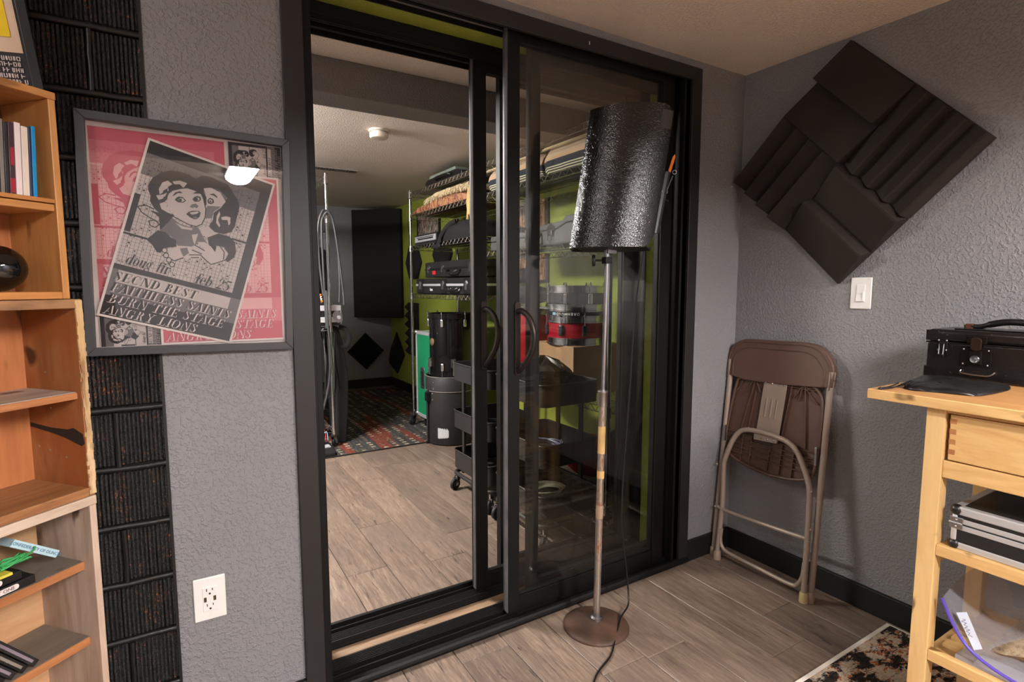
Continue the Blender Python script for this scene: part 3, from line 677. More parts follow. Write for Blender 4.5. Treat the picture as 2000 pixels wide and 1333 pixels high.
tc_ = crate('pine_crate', 'golden orange pine crate shelf, topmost of the left stack, holding CDs and a ball', .0175, .44, 1.2475, 1.613, .135, .012, .013, (PINE, woodmat('pine_board_x', (198, 142, 86), (168, 110, 60), 'x', 3, 9, .42), woodmat('pine_board_x2', (194, 136, 78), (166, 104, 54), 'x', 3, 9, .42), PINEB))
P('shelf_board', cbox(.031, .427, -.125, -.002, 1.404, 1.4165), MATS['pine_board_x'], tc_, .0015)
P('shelf_board', cbox(.031, .427, -.125, .001, 1.418, 1.4255), MATS['pine_board_x2'], tc_, .0012)
mid = crate('worn_crate', 'battered amber wooden crate with chipped paint edges, middle of the left stack', 0, .44, .8685, 1.2465, .158, .011, .017, (OLDWOOD, woodmat('worn_top_board', (150, 108, 74), (60, 44, 34), 'x', 5, 7, .55, c3=(170, 126, 86)), woodmat('worn_bottom_board', (160, 112, 72), (112, 68, 38), 'x', 3, 12, .5), PINEB))
m = MB(); rr = random.Random(5)
for i in range(46):
    z = .872 + i * .0081; a = rr.uniform(-.0012, .001)
    m.box(-.0012 + rr.uniform(-.001, .001), .0115 + rr.uniform(-.0025, .001), -.001, .0016 + rr.uniform(0, .001), z, z + .0084)
P('chipped_edge', m.xf(MC), WORNEDGE, mid, label='chipped cream and gold painted front edge', kind='stuff')
P('shelf_board', cbox(.0125, .427, -.15, -.013, 1.062, 1.0715), GREYTOPW, mid, .001, label='pale grey loose shelf board')
P('shelf_edge', cbox(.0125, .427, -.0135, -.009, 1.058, 1.0705), RAWEDGE, mid, .001)
m = MB(); m.prism([(.0112, y, z) for y, z in ((-.15, 1.002), (-.15, .994), (-.09, .986), (-.05, .978), (-.01, .966), (-.002, .972), (-.006, .99), (-.03, 1.0), (-.045, .996), (-.09, .996))], (.0006, 0, 0))
P('tar_stain', m.xf(MC), plain('black_tar', (30, 26, 26), .7), mid)
m = MB()
for yy, zz in ((-.095, 1.105), (-.088, 1.035), (-.1, .95), (-.055, .94), (-.13, .955)): m.cyl((.0105, yy, zz), (.0116, yy, zz), .0022, 8)
P('nail_head', m.xf(MC), STEEL, mid, kind='stuff')
low = crate('whitewashed_crate', 'tall whitewashed crate shelf with grey boards, lowest of the left stack', 0, .44, 0, .8675, .165, .0125, .018, (WHITEWOOD, woodmat('white_board_x', (204, 184, 166), (168, 144, 124), 'x', 3, 8, .6), WHITEWOOD, woodmat('white_back_x', (196, 160, 120), (172, 120, 82), 'x', 3, 7, .6)))
for zt in (.734, .578, .40, .2):
    sb_ = P('shelf_board', cbox(.0135, .426, -.158, -.028, zt - .0165, zt), GREYSHELF, low, .001)
    P('board_edge', cbox(.0135, .426, -.0285, -.026, zt - .0165, zt - .0005), RAWEDGE, sb_, .0006)
# CDs in the top crate: spine colours from right to left
cds = [((24, 132, 190), 'bright blue', .0065), ((40, 44, 72), 'navy', .004), ((214, 200, 188), 'cream', .0105), ((222, 206, 206), 'pinkish white', .0095), ((64, 44, 52), 'dark plum', .0085), ((44, 42, 44), 'black', .006), ((120, 112, 104), 'grey', .006), ((36, 36, 38), 'jet black', .0075), ((40, 64, 72), 'teal grey', .005), ((216, 190, 172), 'peach', .009), ((70, 70, 74), 'charcoal', .01), ((190, 60, 50), 'red', .01), ((60, 66, 60), 'dark olive', .01), ((200, 200, 196), 'white', .01)]
xx = .0455
pos_words = ['rightmost on the top crate shelf', 'squeezed between the blue and cream ones', 'third from the right', 'with a red foot, beside the cream one']
for i, (c, nm, th) in enumerate(cds):
    hgt = .124 - .002 * (i % 3); lean_ = .012
    M_ = MC @ Matrix.Translation((xx, -.02, 1.4262)) @ Matrix.Rotation(R(-2.2), 4, 'Y')
    cd_ = thing('compact_disc_case', nm + ' compact disc spine in the golden top crate, ' + ['rightmost of the row', 'second from the right', 'third from the right', 'fourth from the right', 'fifth from the right', 'sixth from the right', 'seventh from the right', 'eighth from the right', 'ninth from the right', 'tenth from the right', 'near the left edge', 'left of the charcoal one', 'left of the red one', 'leftmost of the row'][i], 'cd', M_ @ Vector((th / 2, -.05, 0)), 0, 'compact discs in the top crate')
    m = MB(); m.box(.0002, th - .0004, -.1, 0, 0, hgt); P('case', m.xf(M_), plain('spine_' + nm.replace(' ', '_'), c, .3, var=.08), cd_, .0004)
    if i in (4, 9):
        m = MB(); m.box(.0006, th - .001, -.0003, .0006, .004, .028); m.box(.0012, th - .002, -.0003, .0007, .05, .08); P('spine_label', m.xf(M_), plain('spine_red', (150, 34, 48), .4), cd_)
    xx += th + .0006
m = MB(); m.sphere((.094, -.062, 1.261 + .0405), .043, 32, (1, 1, .94)); m.xf(MC)
tag(P('black_ball', m, plain('gloss_black_ball', (10, 10, 11), .04, 0, var=0, spec=.8), smooth=60), 'glossy black ball resting in the bottom of the golden top crate', 'ball')
# DVDs in the lowest crate
def flatbox(name, label, x0, x1, y0, y1, z0, z1, mat, txt=None, tcol=None, tilt=0, pill=None, sz=.008, cat='dvd', grp=None):
    M_ = MC @ Matrix.Translation((x0, 0, z0)) @ Matrix.Rotation(tilt, 4, 'Y')
    t = thing(name, label, cat, M_ @ Vector(((x1 - x0) / 2, (y0 + y1) / 2, 0)), CRZ, grp)
    w_ = x1 - x0; h_ = z1 - z0; m = MB(); m.box(0, w_, y0, y1, 0, h_); P('case', m.xf(M_), mat, t, .001)
    if pill:
        m = MB(); pl = rrect(pill[0], pill[1], h_ * .18, h_ * .82, h_ * .3, 0); m.prism([(a, y1, b) for a, b, _ in pl], (0, .0006, 0)); P('spine_label', m.xf(M_), tcol[0], t)
    if txt:
        Mt = M_ @ frameM(((pill[0] + pill[1]) / 2 if pill else w_ / 2, y1 + .0012, h_ / 2), (-1, 0, 0), (0, 0, 1))
        P('lettering', text_mb(txt, sz, Mt, 0, .0001), tcol[1], t)
    return t
PW_ = plain('label_white', (206, 196, 194), .5); PK = plain('ink_brown', (70, 44, 44), .6); LBLUE = plain('pale_blue_spine', (170, 198, 208), .35, var=.05)
flatbox('dvd_case', 'black DVD case with white pill label, lowest of the upper pile', .095, .285, -.158, -.03, .7345, .7495, BLKPLA, 'GROUND AT ONE', (PW_, PK), 0, (.026, .11), .0085, grp='dvds lying on the upper grey shelf')
flatbox('dvd_case', 'black DVD case with white label, second in the upper pile', .112, .302, -.158, -.035, .7500, .7650, BLKPLA, 'UNITED', (PW_, PK), 0, (.030, .10), .0085, grp='dvds lying on the upper grey shelf')
yl = flatbox('booklet', 'yellow and blue booklet lying on the upper DVD pile', .128, .30, -.158, -.03, .7655, .7705, plain('booklet_yellow', (190, 176, 60), .5, var=.3), grp=None, cat='booklet')
m = MB(); m.box(.03, .14, -.157, -.035, .0052, .011); P('cover', m.xf(MC @ Matrix.Translation((.128, 0, .7655))), plain('booklet_blue', (52, 96, 128), .5, var=.3), yl)
m = MB(); r5 = random.Random(9)
m.tube(bez([(.118 + .035 * math.cos(a * 2.2) * (1 - a * .02), -.05 + .018 * math.sin(a * 3.1), .781 + .006 * math.sin(a * 1.7)) for a in range(18)] + [(.09, -.045, .786), (.08, -.05, .792)], 3), .0017, 6)
tag(P('green_cord', m.xf(MC), plain('green_string', (52, 150, 80), .6), smooth=60), 'tangled green string on the yellow booklet in the lowest crate', 'string')
flatbox('dvd_case', 'pale blue DVD spine leaning across the upper pile, under the crate top', .0445, .134, -.15, -.055, .7515, .7655, LBLUE, 'CONFEDERACY OF DUNCES', (None, plain('ink_blue', (70, 110, 140), .6)), R(-37.5), None, .0078)
for i in range(6):
    M_ = MC @ Matrix.Translation((.1 + i * .0175, -.03, .5868)) @ Matrix.Rotation(R(37), 4, 'Y')
    t = thing('dvd_case', ['grey and black DVD case leaning on the lower grey shelf, rightmost of six', 'black leaning DVD case, second from the right', 'silver-edged leaning DVD case, third from the right', 'black leaning DVD case, fourth from the right', 'dark leaning DVD case, fifth from the right', 'dark leaning DVD case, leftmost of six'][i], 'dvd', M_ @ Vector((.007, -.06, 0)), 0, 'dvds leaning on the lower grey shelf')
    m = MB(); m.box(0, .0125, -.12, 0, 0, .15); P('case', m.xf(M_), BLKPLA if i % 2 else CASEBLK, t, .001)
    m = MB(); m.box(.004, .0085, .0, .0008, .01, .14); P('spine_label', m.xf(M_), plain('spine_grey' if i % 2 else 'spine_lilac', (150, 146, 142) if i % 2 else (112, 100, 112), .4, var=.3), t)
# poster with yellow art standing on the crates
Mp = Matrix.Translation((-2.474, -.05, 1.616)) @ Matrix.Rotation(R(-6), 4, 'Y') @ Matrix.Rotation(R(4), 4, 'X') @ Matrix.Rotation(R(3), 4, 'Z')
t = thing('framed_poster', 'black-framed poster with a yellow panel, cut off at the top left corner above the crates', 'poster', (-2.7, -.05, 1.616))
pw, ph = .42, .58
for m in framebars(-pw, 0, 0, ph, .017, -.02, 0): m.xf(Mp); P('frame_bar', m, BLKTRIM, t, .001)
def pbox(n, x0, x1, z0, z1, y, mat):
    m = MB(); m.box(x0, x1, y, -.004, z0, z1); return P(n, m.xf(Mp), mat, t)
pbox('print_ground', -pw + .015, -.015, .015, ph - .015, -.006, prn('black', (38, 36, 38)))
pbox('cream_panel', -.37, -.022, .155, ph - .03, -.0068, prn('cream', (206, 178, 152)))
pbox('yellow_panel', -.35, -.037, .185, ph - .06, -.0078, plain('print_yellow', (222, 188, 10), .7))
m = MB(); m.prism([(a, -.0085, b) for a, b in ((-.30, .20), (-.10, .17), (-.16, .21), (-.12, .24), (-.2, .3), (-.14, .4), (-.22, .5), (-.3, .45))], (0, .0006, 0)); P('ink_drawing', m.xf(Mp), prn('black', (38, 36, 38)), t)
m = MB()
for k_ in range(3): m.tube([(-.05 - k_ * .012 + (.03 + .008 * k_) * math.cos(R(a)) - .03, -.0072, .11 + (.028 + .007 * k_) * math.sin(R(a))) for a in range(190, 350, 16)], .001, 4)
P('halo_lines', m.xf(Mp), prn('grey', (98, 94, 95)), t)
m = MB(); r9 = random.Random(12)   # blurred rows of condensed white lettering, unreadable in the photograph
for row in range(7):
    x_ = -.21
    while x_ < -.028:
        w_ = r9.uniform(.003, .0065); z_ = .147 - row * .0115; k_ = r9.random()
        m.box(x_, x_ + .0016, -.0074, -.0068, z_ - .0085, z_)
        if k_ < .7: m.box(x_ + w_ - .0016, x_ + w_, -.0074, -.0068, z_ - .0085, z_)
        if k_ > .25: m.box(x_, x_ + w_, -.0074, -.0068, z_ - .0014 - (.0035 if k_ > .6 else 0), z_ - (.0035 if k_ > .6 else 0))
        if k_ < .5: m.box(x_, x_ + w_, -.0074, -.0068, z_ - .0085, z_ - .0071)
        x_ += w_ + (.0018 if r9.random() < .8 else .005)
P('white_lettering', m.xf(Mp), prn('white', (206, 192, 188)), t, kind='stuff')

# ------------------------------------------------------------------ outlet and switch
def plateM(o, x): return frameM(o, x, (0, 0, 1))
def wall_plate(name, label, cat, o, xdir, w_, h_):
    M_ = plateM(o, xdir); t = thing(name, label, cat, o)
    m = MB(); m.prism([(a, b, 0) for a, b, _ in rrect(-w_ / 2, w_ / 2, -h_ / 2, h_ / 2, .003, 0, 3)], (0, 0, .0055)); P('plate', m.xf(M_), WHITE, t, .0028, 40, seg=3)
    m = MB()
    for s_ in (-1, 1): m.cyl((0, s_ * h_ * .42, .005), (0, s_ * h_ * .42, .0065), .0028, 10)
    P('screw', m.xf(M_), WHITE, t)
    return t, M_
t, M_ = wall_plate('power_outlet', 'white duplex power outlet with two USB ports, low on the grey wall', 'outlet', (-2.2215, -.0005, .4145), (1, 0, 0), .078, .122)
m = MB(); m.box(-.0175, .0175, -.0345, .0345, .004, .0078); P('outlet_face', m.xf(M_), WHITE, t, .0008)
m = MB()
for s_ in (-1, 1):
    yc = s_ * .0215
    m.box(-.0085, -.0063, yc + .001, yc + .009, .0075, .0081); m.box(.0058, .008, yc + .002, yc + .0085, .0075, .0081)
    m.cyl((0, yc - .006, .0075), (0, yc - .006, .0081), .0028, 10)
P('slots', m.xf(M_), DARKGAP, t)
for s_ in (-1, 1):
    m = MB(); m.box(s_ * .0115 - .0032, s_ * .0115 + .0032, -.0065, .0065, .0075, .0082); u_ = P('usb_port', m.xf(M_), DARKGAP, t)
    m = MB(); m.box(s_ * .0115 - .0012, s_ * .0115 + .0004, -.005, .005, .008, .0084); P('contacts', m.xf(M_), plain('gold_contacts', (150, 122, 70), .3, .8), u_)
t, M_ = wall_plate('light_switch', 'white rocker light switch on the right wall below the foam panel', 'switch', (-.0005, -.554, 1.244), (0, -1, 0), .076, .121)
m = MB(); m.box(-.0165, .0165, -.034, .034, .004, .0068); P('switch_frame', m.xf(M_), WHITE, t, .0008)
m = MB(); m.prism([(-.0148, -.031, .0068), (-.0148, .031, .0068), (-.0148, .031, .0085), (-.0148, -.004, .0085), (-.0148, -.031, .0118)], (.0296, 0, 0)); P('rocker', m.xf(M_), WHITE, t, .0006)
m = MB(); m.box(.0085, .0125, -.026, .005, .0085, .0125); P('dimmer_slider', m.xf(M_), WHITE, t, .0006)

# ------------------------------------------------------------------ acoustic foam on the right wall
ft = thing('acoustic_foam_panel', 'large charcoal foam panel of four ridged tiles hung as a diamond on the right wall', 'foam panel', (-.001, -.470, 1.742))
S_ = .327
def foam_tile(u0, u1, v0, v1, axis, n, shape, H=.052, B=.016, flip=False):
    """axis 'u': teeth step across u; shape = list of (fraction of tooth, height fraction)"""
    prof = []
    a0, a1 = (u0, u1) if axis == 'u' else (v0, v1)
    if flip: a0, a1 = a1, a0
    for i in range(n):
        for fr_, hh in shape: prof.append((a0 + (a1 - a0) * (i + fr_) / n, B + H * hh))
    b0, b1 = (v0, v1) if axis == 'u' else (u0, u1)
    def W(a, b, h):
        u, v = (a, b) if axis == 'u' else (b, a)
        return (-.001 - h, -.470 - .7071 * u - .7071 * v, 1.742 - .7071 * u + .7071 * v)
    m = MB(); poly = [W(a0, b0, 0)] + [W(a, b0, h) for a, h in prof] + [W(a1, b0, 0)]; off = Vector(W(a0, b1, 0)) - Vector(W(a0, b0, 0))
    m.prism(poly, off); P('foam_tile', m, FOAM, ft, .002, seg=1)
e_ = .0008
foam_tile(-S_, -e_, e_, S_, 'v', 2, [(0, 1), (.99, .1)])
foam_tile(e_, S_, e_, S_, 'u', 4, [(0, .05), (.80, .9), (.9, .9), (1, .1)], .046)
foam_tile(e_, S_, -S_, -e_, 'v', 2, [(0, .3), (.08, 1), (.14, 1), (1, .0)], .05, flip=True)
foam_tile(-S_, -e_, -S_, -e_, 'u', 4, [(0, 1), (.985, .15)])

# ------------------------------------------------------------------ music stand with curved shield
BX, BY = -.975, -.168
st = thing('microphone_stand', 'old chrome stand with rusty round base carrying the black curved shield', 'stand', (BX, BY, 0))
RUST = plain('rusty_iron', (76, 54, 42), .6, .2, .5, 90, .5)
m = MB(); m.lathe([(0, .03), (.015, .03), (.03, .027), (.07, .021), (.105, .013), (.121, .007), (.1225, .003), (.1225, 0), (0, 0)], (BX, BY, 0), n=48); P('base', m, RUST, st, 0, 50)
m = MB(); m.lathe([(.022, .0), (.022, .012), (.015, .016), (.015, .03)], (BX, BY, .026), n=20); P('base_collar', m, STEEL, st, 0, 50)
def rod(z, dx=0): f_ = z / 1.4; return (BX + .022 * f_, BY - .002 * f_, z)
NR = NT('worn_chrome_tube'); v_ = NR.coords('Object', (1, 1, .25)); rs = NR.ramp(NR.noise(v_, 30, 5, .7), [(.5, (0, 0, 0)), (.6, (1, 1, 1))])
NR.base(NR.mix(rs, s2l((190, 180, 170)), s2l((130, 84, 58)))); mrr = NR.node('ShaderNodeMapRange'); mrr.inputs[3].default_value = .9; mrr.inputs[4].default_value = .1; NR.link(rs, mrr.inputs[0]); NR.link(mrr.outputs[0], NR.b.inputs['Metallic'])
WORNROD = NR.set(.32, .9); NR.link(mrr.outputs[0], NR.b.inputs['Metallic'])
m = MB(); m.tube([rod(.028), rod(.845)], .0128, 16); P('lower_tube', m, WORNROD, st, 0, 50)
TAPE = plain('old_masking_tape', (196, 160, 104), .8, 0, .3, 200, .3)
for a, b in ((.665, .765), (.572, .60)):
    m = MB(); m.tube([rod(a), rod(b)], .0134, 16); P('masking_tape', m, TAPE, st, 0, 50)
m = MB(); m.tube([rod(.42), rod(.445), rod(.47)], [.0135, .0145, .0135], 14); P('clear_tape', m, plain('yellowed_tape', (150, 126, 104), .3), st, 0, 50)
m = MB(); m.lathe([(.0, 0), (.0165, 0), (.0165, .045), (.0185, .048), (.0185, .056), (.012, .058), (0, .058)], rod(.84), n=20); P('clutch', m, STEEL, st, .0008, 40)
m = MB(); m.tube([rod(.89), rod(1.42)], .0082, 14); P('upper_tube', m, CHROME, st, 0, 50)
m = MB(); q = Vector(rod(1.362)); vd = Vector((.74, -.67, 0)); m.box(-.014, .014, -.012, .012, -.012, .012, Matrix.Translation(q)); m.tube([q - vd * .018, q - vd * .04], .004, 8); P('clamp', m, BLKPLA, st, .001)
m = MB(); m.lathe([(0, 0), (.019, .001), (.021, .006), (.019, .012), (0, .013)], q - vd * .053, vd, 20); P('clamp_knob', m, BLKPLA, st, 0, 50)
sh = thing('curved_shield', 'black curved metal music desk mounted sideways on the rusty-based stand', 'music desk', (BX + .02, BY - .03, 1.41))
ch = Vector((.745, -.667, 0)); vw = Vector((-.667, -.745, 0)); C0 = Vector((-.951, -.172, 1.405)) + vw * .012 + ch * .008
up_ = Vector((0, 0, 1)) * .478 + ch * .066 - vw * .03
Rr, hw = .20, .143; amax = math.asin(hw / Rr)
HAMM = NT('black_hammered_enamel'); v_ = HAMM.coords(); HAMM.base(s2l((8, 8, 9))); HAMM.bump(HAMM.noise(v_, 260, 1, .5), .65, .0019); HAMM = HAMM.set(.12, 0, .9)
nA, nV = 30, 26; m = MB(); grid = []
for side_ in (0, 1):
    g = []
    for i in range(nV + 1):
        row_ = []
        for j in range(nA + 1):
            a = -amax + 2 * amax * j / nA; tt = i / nV
            # right-hand corners are rounded
            rc = .05; s_arc = (amax - a) * Rr
            if s_arc < rc:
                cut = (rc - math.sqrt(max(0, rc * rc - (rc - s_arc) ** 2))) / .478; lo_, hi_ = cut, 1 - cut
            else: lo_, hi_ = 0, 1
            tt = lo_ + (hi_ - lo_) * tt
            r_ = Rr - side_ * .0022
            p_ = C0 + ch * (r_ * math.sin(a)) + vw * (r_ * math.cos(a) - Rr * math.cos(amax)) + up_ * tt
            row_.append(m.bm.verts.new(p_))
        g.append(row_)
    grid.append(g)
for side_ in (0, 1):
    g = grid[side_]
    for i in range(nV):
        for j in range(nA): m.bm.faces.new((g[i][j], g[i][j + 1], g[i + 1][j + 1], g[i + 1][j]))
A_, B_ = grid
for i in range(nV):
    for j in (0, nA): m.bm.faces.new((A_[i][j], A_[i + 1][j], B_[i + 1][j], B_[i][j]))
for j in range(nA):
    for i in (0, nV): m.bm.faces.new((A_[i][j], A_[i][j + 1], B_[i][j + 1], B_[i][j]))
P('curved_sheet', m, HAMM, sh, 0, 50)
def sp(a, tt, off=0): return C0 + ch * ((Rr + off) * math.sin(a)) + vw * ((Rr + off) * math.cos(a) - Rr * math.cos(amax)) + up_ * tt
m = MB(); pts = [[sp(amax * f_, t_, .0006) for f_ in (.66, .74, .82, .9, .97)] for t_ in (.83, .96)]
for i in range(4): m.face([pts[0][i], pts[0][i + 1], pts[1][i + 1], pts[1][i]])
P('sticker', m, plain('matt_grey_tape', (62, 60, 60), .7), sh)
m = MB(); lo = [sp(a, .0, -.002) for a in [amax * k / 6 for k in range(-6, 7)]]
inn = [C0 + ch * (x_ * hw * .95) - vw * .055 * (1 - abs(x_) ** 3) - Vector((0, 0, .012)) for x_ in [k / 6 for k in range(-6, 7)]]
for i in range(12): m.face([lo[i], lo[i + 1], inn[i + 1], inn[i]]); m.face([inn[i], inn[i + 1], inn[i + 1] + Vector((0, 0, .014)), inn[i] + Vector((0, 0, .014))])
P('bottom_ledge', m, BLKPLA, sh, 0, fixn=False)
m = MB(); m.box(-.02, .02, -.012, .012, -.02, .004, Matrix.Translation(C0 - vw * .02)); P('socket', m, STEEL, sh, .002)
# pencil, clip and cable clamp on the back of the shield
e0 = sp(amax, .38) - vw * .012
cl = thing('pen_clip', 'black cable clip with a chrome ring on the right edge of the shield', 'clip', e0)
m = MB(); m.bar(e0 + ch * .012 + up_ * .16, e0 + ch * .006 - up_ * .28, .014, .012)
m.bar(e0 + ch * .014, e0 + ch * .03 + up_ * .13, .006, .004); m.bar(e0 + up_ * (-.02) , e0 + ch * .03 - up_ * .05, .005, .004); m.bar(e0 + ch * .016 - up_ * .04, e0 + ch * .012 - up_ * .22, .004, .004)
P('clip_body', m, BLKPLA, cl, .001)
for a, r_ in ((up_ * .155 + ch * .034, .0065), (up_ * .02 + ch * .012, .009)):
    m = MB(); c_ = e0 + a; m.tube([c_ + ch * (r_ * math.cos(R(k))) + Vector((0, 0, r_ * math.sin(R(k)))) for k in range(0, 360, 24)], .0016, 6, True); P('ring', m, CHROME, cl, 0, 60)
m = MB(); a, b = e0 + up_ * .10 + ch * .012, e0 + up_ * .26 + ch * .024; m.tube([a, b, b + (b - a) * .12], [.0048, .0048, .001], 6)
pc_ = thing('orange_pencil', 'orange pencil stuck upright in the clip beside the shield', 'pencil', a); P('pencil_body', m, plain('orange_paint', (226, 118, 20), .4), pc_)
m = MB(); pts = [(-.776, -.168, 1.40), (-.779, -.135, 1.19), (-.788, -.125, .878), (-.806, -.12, .557), (-.815, -.125, .352), (-.785, -.13, .115), (-.80, -.155, .03), (-.872, -.199, .028), (-.90, -.215, .024), (-.99, -.285, .006), (-1.05, -.33, .004), (-1.172, -.392, .004), (-1.32, -.55, .004)]
m.tube(bez(pts, 7), .0034, 8); tag(P('black_cable', m, BLKPLA, smooth=60), 'thin black cable hanging from the shield down across the rusty base', 'cable')

# ------------------------------------------------------------------ folding chair leaning on the right wall
fc = thing('folding_chair', 'folded brown plastic and taupe metal chair leaning on the right wall in the corner', 'chair', (-.12, -.26, 0))
def TU(name, pts, r, mat=TAUPE, n=10, sm=True): m = MB(); m.tube(bez(pts, 6) if sm else pts, r, n); return P(name, m, mat, fc, 0, 60)
TU('back_leg', [(-.040, -.484, .93), (-.045, -.48, .86), (-.131, -.497, .03)], .0125, sm=False)
TU('back_leg', [(-.040, -.012, .93), (-.046, -.017, .855), (-.138, -.032, .03)], .0125, sm=False)
for p in ((-.133, -.4972, 0), (-.140, -.0322, 0)):
    m = MB(); m.lathe([(0, 0), (.0165, 0), (.0155, .04), (.0125, .044)], p, n=14); P('rubber_foot', m, plain('beige_rubber', (146, 126, 108), .6), fc, 0, 50)
U = [(-.158, -.066, .03), (-.134, -.067, .25), (-.112, -.050, .43), (-.108, -.053, .47), (-.098, -.078, .555), (-.093, -.110, .607), (-.092, -.150, .627), (-.092, -.215, .632), (-.092, -.285, .629), (-.094, -.345, .618), (-.097, -.386, .592), (-.102, -.420, .54), (-.108, -.450, .475), (-.112, -.460, .42), (-.130, -.470, .27), (-.156, -.482, .03)]
TU('front_leg_frame', U, .0112, n=12)
for p, c_ in (((-.157, -.0655, 0), 'beige_rubber'), ((-.156, -.4825, 0), 'worn_yellow_rubber')):
    m = MB(); m.lathe([(0, 0), (.018, 0), (.0165, .036), (.012, .042)], p, n=14); P('rubber_foot', m, plain(c_, (176, 156, 112) if 'yel' in c_ else (146, 126, 108), .6), fc, 0, 50)
TU('cross_brace', [(-.136, -.045, .243), (-.138, -.10, .238), (-.136, -.25, .243), (-.134, -.40, .25), (-.132, -.478, .255)], .0085)
TU('bottom_hoop', [(-.146, -.077, .15), (-.150, -.076, .10), (-.152, -.088, .068), (-.153, -.125, .052), (-.153, -.28, .047), (-.152, -.42, .044), (-.150, -.452, .06), (-.147, -.468, .10), (-.142, -.47, .155)], .0085)
m = MB()
for p in ((-.140, -.4885, .46), (-.128, -.487, .3), (-.142, -.487, .255), (-.118, -.0245, .44), (-.14, -.040, .245)): m.sphere((p[0] - .010, p[1], p[2]), .0055, 8)
P('rivet', m, TAUPE, fc, 0, 50)
# brown back panel: shell with a stepped rim
def bp(y, z, off): return (-.14 + .11 * z - off, y, z)
out = bez([(0, -.003, .86), (0, -.002, .94), (0, -.02, .995), (0, -.07, 1.026), (0, -.12, 1.032), (0, -.25, 1.034), (0, -.38, 1.036), (0, -.44, 1.018), (0, -.478, .975), (0, -.494, .93), (0, -.492, .868)], 4)
out = [(p.y, p.z) for p in out]; low_ = [(-.40, .858), (-.25, .848), (-.10, .845)]
ring = out + low_
m = MB(); m.prism([bp(y, z, .012) for y, z in ring], (.026, 0, 0)); P('backrest', m, BROWNPL, fc, .004, 40, seg=3)
cy0, cz0 = -.248, .93
m = MB(); inner = [((y - cy0) * .86 + cy0, max(z, .853) if z < .9 else (z - .853) * .8 + .853) for y, z in out]
m.tube([bp(y, z, .0125) for y, z in inner], .0028, 6); P('backrest_bead', m, BROWNPL, fc, 0, 50)
m = MB(); m.tube([bp(y * .965 - .008, z - .012, .0128) for y, z in out], .0022, 6); P('rim_bead', m, BROWNPL, fc, 0, 50)
# seat shell seen from below
seat = bez([(0, -.060, .84), (0, -.10, .856), (0, -.25, .862), (0, -.385, .866), (0, -.435, .845), (0, -.458, .80), (0, -.464, .70), (0, -.463, .60), (0, -.455, .52), (0, -.435, .485), (0, -.375, .464), (0, -.27, .452), (0, -.165, .462), (0, -.08, .482), (0, -.034, .515), (0, -.028, .56), (0, -.035, .66), (0, -.048, .77), (0, -.060, .84)], 3)
seat = [(p.y, p.z) for p in seat[:-1]]
def sp_(y, z, off=0): return (-.138 + .11 * z + .006 - off, y, z)
m = MB(); m.prism([sp_(y, z) for y, z in seat], (.012, 0, 0)); P('seat', m, BROWNPL, fc, .002, 40)
m = MB(); m.tube([sp_(y, z, .008) for y, z in seat], .0065, 8, True); P('seat_rim', m, BROWNPL, fc, 0, 50)
m = MB()
def rib(a, b, h=.011): m.bar(sp_(*a, h / 2), sp_(*b, h / 2), .0035, h, (1, 0, 0))
for z in (.60, .575, .555, .535, .51): rib((-.04, z), (-.458, z - .005))
for y in (-.12, -.165, -.255, -.31, -.365): rib((y, .60), (y + .003, .465))
rib((-.10, .60), (-.15, .85)); rib((-.14, .62), (-.16, .80)); rib((-.41, .60), (-.38, .86)); rib((-.30, .60), (-.325, .86))
for a_, b_ in (((-.10, .835), (-.14, .85)), ((-.15, .86), (-.10, .78)), ((-.15, .86), (-.18, .80)), ((-.37, .86), (-.44, .79)), ((-.37, .86), (-.36, .79)), ((-.37, .86), (-.44, .83)), ((-.37, .86), (-.335, .80)), ((-.09, .84), (-.06, .79))): rib(a_, b_)
for z in (.845, .852): rib((-.08, z), (-.43, z))
P('seat_ribs', m, BROWNPL, fc, .0006, seg=1)
m = MB(); m.prism([sp_(y, z, .013) for y, z in ((-.198, .856), (-.306, .860), (-.293, .60), (-.184, .594))], (-.0025, 0, 0)); br = P('seat_bracket', m, TAUPE, fc, .001)
m = MB(); m.prism([sp_(y, z, .0165) for y, z in ((-.184, .622), (-.295, .628), (-.293, .598), (-.184, .592))], (-.011, 0, 0))
P('bracket_bend', m, TAUPE, br, .002, 40)
for y in (-.222, -.246, -.27): m = MB(); m.tube([sp_(y, .78, .016), sp_(y + .004, .70, .016)], .0035, 8); P('bracket_pressing', m, TAUPE, br, 0, 40)
m = MB()
for y in (-.208, -.238, -.266, -.295): m.sphere(sp_(y, .848, .017), .0042, 8)
for y in (-.196, -.224, -.252, -.28): m.sphere(sp_(y, .607, .028), .0042, 8)
P('bracket_rivet', m, CHROME, br, 0, 50)
for y in (-.031, -.463):
    m = MB(); m.box(-.094, -.082, y - .004, y + .004, .55, .625); P('side_plate', m, STEEL, fc, .001)

# ================================================================== far room
m = MB(); m.box(-2.9, .06, 2.443, 4.95, .0005, .008); rg = tag(P('area_rug', m, RUGFAR), 'dark multicolour striped rug across the far room floor', 'rug')
m = MB(); m.box(-2.9, .06, 2.432, 2.443, .0005, .009); P('rug_binding', m, BLKFAB, rg)
